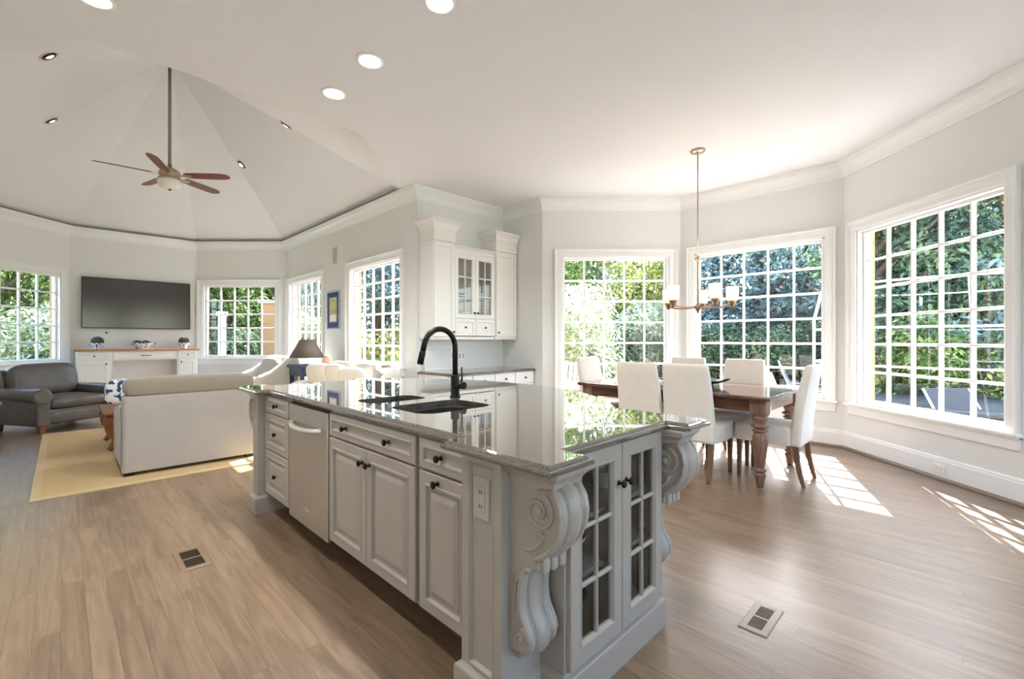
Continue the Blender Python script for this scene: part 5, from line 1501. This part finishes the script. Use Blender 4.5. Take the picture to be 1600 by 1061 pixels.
# beyond the left dining window
T += [('shrub', 'pale variegated shrub filling the left of the left dining window', 905, 10.0, 'bush', 3.4, 1.25, 'paleleaf', 9000, 0.055),
      ('shrub', 'golden bush low at the left edge of the left dining window', 868, 9.2, 'bush', 1.7, 0.85, 'goldleaf', 6000, 0.048),
      ('tree', 'tall yellow-green tree at the upper right of the left dining window', 1010, 13.5, 'round', 5.4, 1.9, 'goldleaf', 12000, 0.065),
      ('tree', 'blue-green spruce behind the pale shrub of the left dining window', 935, 16.5, 'cone', 7.0, 2.6, 'blueleaf', 16000, 0.07),
      ('shrub', 'dark hedge behind the garden chairs, left dining window', 985, 12.2, 'bush', 1.9, 1.4, 'darkleaf', 8000, 0.055),
      ('tree', 'blue-green spruce seen over the pier between the two dining windows', 1060, 15.0, 'cone', 7.0, 2.6, 'blueleaf', 16000, 0.07),
      ('shrub', 'pale variegated shrub in the middle of the left dining window', 965, 12.0, 'bush', 2.6, 1.1, 'paleleaf', 9000, 0.055)]
T += [('tree', 'green tree at the upper left of the left dining window, behind the pale shrub', 884, 15.0, 'round', 5.2, 2.1, 'mapleaf', 14000, 0.068)]
# beyond the center window
T += [('tree', 'blue-green spruce at the left of the center dining window', 1120, 13.0, 'cone', 6.2, 2.4, 'blueleaf', 16000, 0.07),
      ('tree', 'blue-green spruce in the middle of the center dining window', 1185, 12.0, 'cone', 6.2, 2.4, 'blueleaf', 16000, 0.07),
      ('tree', 'blue-green spruce at the right of the center dining window', 1262, 12.2, 'cone', 6.2, 2.4, 'blueleaf', 16000, 0.07),
      ('shrub', 'dark hedge low in the center dining window, left end', 1110, 10.8, 'bush', 1.9, 1.4, 'darkleaf', 8000, 0.055),
      ('shrub', 'dark hedge low in the center dining window, middle', 1180, 10.2, 'bush', 1.9, 1.4, 'darkleaf', 8000, 0.055),
      ('shrub', 'dark hedge low in the center dining window, right end', 1268, 10.0, 'bush', 1.9, 1.4, 'darkleaf', 8000, 0.055),
      ('tree', 'round green tree rising behind the spruces of the center dining window', 1210, 17.5, 'round', 7.0, 2.8, 'mapleaf', 14000, 0.068)]
# beyond the right window
T += [('tree', 'dark green tree at the left of the right dining window', 1365, 8.8, 'round', 5.0, 2.0, 'darkleaf', 14000, 0.068),
      ('tree', 'dark green tree in the middle of the right dining window', 1425, 8.6, 'round', 5.0, 2.0, 'darkleaf', 14000, 0.068),
      ('tree', 'golden tree high in the right dining window', 1490, 9.0, 'round', 5.4, 1.9, 'goldleaf', 12000, 0.065),
      ('tree', 'blue-green spruce at the right of the right dining window', 1570, 8.2, 'cone', 6.2, 2.4, 'blueleaf', 16000, 0.07),
      ('shrub', 'green hedge low behind the trampoline, left part', 1400, 7.9, 'bush', 1.9, 1.4, 'mapleaf', 8000, 0.055),
      ('shrub', 'green hedge low behind the trampoline, right part', 1500, 7.6, 'bush', 1.9, 1.4, 'mapleaf', 8000, 0.055)]
# beyond the family room windows
T += [('tree', 'blue-green tree at the top of the near family room window', 590, 13.6, 'round', 6.0, 2.2, 'blueleaf', 14000, 0.068),
      ('shrub', 'golden shrub in the middle of the near family room window', 600, 11.6, 'bush', 2.1, 1.1, 'goldleaf', 7000, 0.05),
      ('shrub', 'green shrub at the right of the near family room window', 630, 10.6, 'bush', 1.5, 0.9, 'mapleaf', 6000, 0.048),
      ('shrub', 'golden shrub at the right of the near family room window', 655, 12.4, 'bush', 2.1, 1.1, 'goldleaf', 7000, 0.05),
      ('tree', 'blue-green tree right of the near family room window', 660, 14.5, 'round', 6.0, 2.2, 'blueleaf', 14000, 0.068),
      ('tree', 'blue-green tree at the top of the far family room window', 500, 17.0, 'round', 6.0, 2.2, 'blueleaf', 14000, 0.068),
      ('shrub', 'pale shrub in the far family room window behind the lamp', 492, 13.6, 'bush', 2.6, 1.1, 'paleleaf', 9000, 0.055),
      ('tree', 'dark green tree at the left of the far corner window', 345, 13.2, 'round', 5.0, 2.0, 'darkleaf', 14000, 0.068),
      ('tree', 'green tree in the middle of the far corner window', 385, 14.0, 'round', 5.2, 2.1, 'mapleaf', 14000, 0.068),
      ('tree', 'dark green tree behind the far corner window pier', 300, 14.5, 'round', 5.0, 2.0, 'darkleaf', 14000, 0.068),
      ('shrub', 'dark green hedge low in the far corner window', 370, 12.2, 'bush', 1.9, 1.4, 'darkleaf', 8000, 0.055),
      ('tree', 'green tree right of the far corner window', 440, 15.5, 'round', 5.2, 2.1, 'mapleaf', 14000, 0.068)]
# beyond the left window
T += [('shrub', 'bright pale green shrub low in the left family room window', 40, 10.4, 'bush', 2.6, 1.1, 'paleleaf', 9000, 0.055),
      ('tree', 'green tree filling the top of the left family room window', 60, 12.6, 'round', 5.2, 2.1, 'mapleaf', 14000, 0.068),
      ('tree', 'green tree left of the left family room window', -30, 11.6, 'round', 5.2, 2.1, 'mapleaf', 14000, 0.068),
      ('shrub', 'green hedge low at the right of the left family room window', 92, 10.8, 'bush', 1.9, 1.4, 'mapleaf', 8000, 0.055)]
for i, (nm, lab, px, d, kind, h, r, leaf, n, size) in enumerate(T):
    x, y = at(px, d)
    plant(nm, lab, nm, round(x, 2), round(y, 2), kind, h, r, leaf, n, size, G1, 100 + i, i * 1.7)

# garden chairs on the patio
def make_adirondack(label, loc, rz):
    t = thing('garden_chair', label, 'chair', loc, rz, 'pale wooden garden chairs on the patio')
    tilt = math.radians(-22)
    for i in range(7):
        s = i - 3
        Mx = Matrix.Translation((s * 0.075, -0.14, 0.30)) @ Matrix.Rotation(-tilt, 4, 'X') @ Matrix.Rotation(math.radians(s * 1.6), 4, 'Y')
        hgt = 0.80 - 0.022 * s * s
        MB(Mx).box((-0.034, -0.01, 0), (0.034, 0.01, hgt)).build('back_slat', M['adir'], t)
    for i in range(6):
        y = -0.12 + i * 0.095
        MB().box((-0.28, y, 0.30 + 0.018 * i), (0.28, y + 0.08, 0.32 + 0.018 * i)).build('seat_slat', M['adir'], t)
    for sx in (-1, 1):
        MB().box((sx * 0.33 - 0.065, -0.28, 0.55), (sx * 0.33 + 0.065, 0.48, 0.575)).build('arm', M['adir'], t)
        MB().box((sx * 0.30 - 0.02, 0.36, 0), (sx * 0.30 + 0.02, 0.46, 0.55)).build('front_leg', M['adir'], t)
        MB().extr([(-0.45, 0.0), (-0.33, 0.0), (0.44, 0.34), (0.44, 0.43), (-0.2, 0.32)], lambda a, b, q, sx=sx: (q, a, b), sx * 0.27 - 0.012, sx * 0.27 + 0.012).build('side_rail', M['adir'], t)
    return t
def gpos(px, d):
    x, y = at(px, d); return (round(x, 2), round(y, 2), -0.22)
c0 = make_adirondack('pale wooden garden chair at the right edge of the left dining window', gpos(1022, 8.6), math.radians(200))
for px, d, rz, lab in ((1092, 8.6, 150, 'pale wooden garden chair just right of the chandelier rod, center dining window'), (1146, 9.6, 20, 'pale wooden garden chair behind the window-side dining chairs'),
                       (1228, 8.4, 215, 'pale wooden garden chair at the right of the center dining window, left of a pair'), (1256, 8.9, 190, 'pale wooden garden chair at the right of the center dining window, right of a pair'), (880, 8.3, 120, 'pale wooden garden chair low at the left edge of the left dining window')):
    dup(c0, gpos(px, d), math.radians(rz), lab)

# trampoline beyond the right window
tx, ty = at(1470, 6.4)
tr = thing('trampoline', 'garden trampoline with white enclosure poles beyond the right dining window', 'trampoline', (round(tx, 2), round(ty, 2), GZ))
RR = 1.45
MB().lathe([(0, 0.70), (RR - 0.25, 0.70), (RR - 0.25, 0.715), (0, 0.715)], (0, 0, 0), 40).build('jump_mat', M['net'], tr)
MB().lathe([(RR - 0.26, 0.705), (RR + 0.04, 0.70), (RR + 0.05, 0.735), (RR - 0.26, 0.74), (RR - 0.26, 0.705)], (0, 0, 0), 40).build('safety_pad', M['net'], tr)
MB().lathe([(RR, 0.45), (RR + 0.012, 0.45), (RR + 0.012, 0.70), (RR, 0.70), (RR, 0.45)], (0, 0, 0), 40).build('skirt', M['net'], tr)
for k in range(8):
    a = 2 * PI * k / 8 + 0.2; ca, sa = math.cos(a), math.sin(a)
    MB().tube([(ca * (RR + 0.05), sa * (RR + 0.05), 0.0), (ca * (RR + 0.05), sa * (RR + 0.05), 1.9), (ca * (RR - 0.05), sa * (RR - 0.05), 2.35)], 0.022, 8).build('pole', M['pipe'], tr)
for z in (1.25, 1.75, 2.35):
    MB().tube([(math.cos(2 * PI * i / 40) * (RR - (0.05 if z > 2 else -0.03)), math.sin(2 * PI * i / 40) * (RR - (0.05 if z > 2 else -0.03)), z) for i in range(40)], 0.013, 6, True).build('hoop', M['pipe'], tr)
# sling lounge chair tipped by the right window
lx, ly = at(1548, 5.3)
lg = thing('sling_lounger', 'dark sling garden lounger with a white tube frame close outside the right dining window', 'lounger', (round(lx, 2), round(ly, 2), -0.36), math.radians(135))
mb = MB(); mb.loft([[(-0.28, y, z), (0.28, y, z), (0.28, y, z + 0.015), (-0.28, y, z + 0.015)] for y, z in ((-0.55, 0.95), (-0.35, 0.62), (-0.12, 0.38), (0.2, 0.33), (0.6, 0.38), (0.9, 0.33))]); mb.build('sling', M['lounge'], lg)
for sx in (-1, 1):
    MB().tube([(sx * 0.29, -0.56, 0.96), (sx * 0.29, -0.35, 0.63), (sx * 0.29, -0.12, 0.39), (sx * 0.29, 0.2, 0.34), (sx * 0.29, 0.6, 0.39), (sx * 0.29, 0.9, 0.34)], 0.014, 8).build('side_tube', M['pipe'], lg)
    MB().tube([(sx * 0.29, 0.5, 0.37), (sx * 0.29, 0.62, 0.0), (sx * 0.29, 0.66, 0.0)], 0.013, 8).build('front_leg', M['pipe'], lg)
    MB().tube([(sx * 0.29, -0.12, 0.39), (sx * 0.29, -0.3, 0.0), (sx * 0.29, -0.36, 0.0)], 0.013, 8).build('rear_leg', M['pipe'], lg)
# porch post and dark chair outside the far corner window
px_, py_ = at(347, 10.6)
pp = thing('porch_column', 'white square porch column outside the far corner window', 'column', (round(px_, 2), round(py_, 2), GZ))
MB().box((-0.07, -0.07, 0), (0.07, 0.07, 2.15)).build('shaft', M['trim'], pp)
MB().box((-0.1, -0.1, 2.15), (0.1, 0.1, 2.25)).build('capital', M['trim'], pp)
MB().box((-0.1, -0.1, 0), (0.1, 0.1, 0.12)).build('base', M['trim'], pp)
bx_, by_ = at(424, 11.4)
pr_ = thing('brick_pier', 'tan brick pier outside the right edge of the far corner window', 'pier', (round(bx_, 2), round(by_, 2), GZ), -PI / 4)
MB().box((-0.16, -0.16, 0), (0.16, 0.16, 2.5)).build('pier_shaft', M['brick'], pr_)
MB().box((-0.21, -0.21, 2.5), (0.21, 0.21, 2.58)).build('pier_cap', M['patio'], pr_)
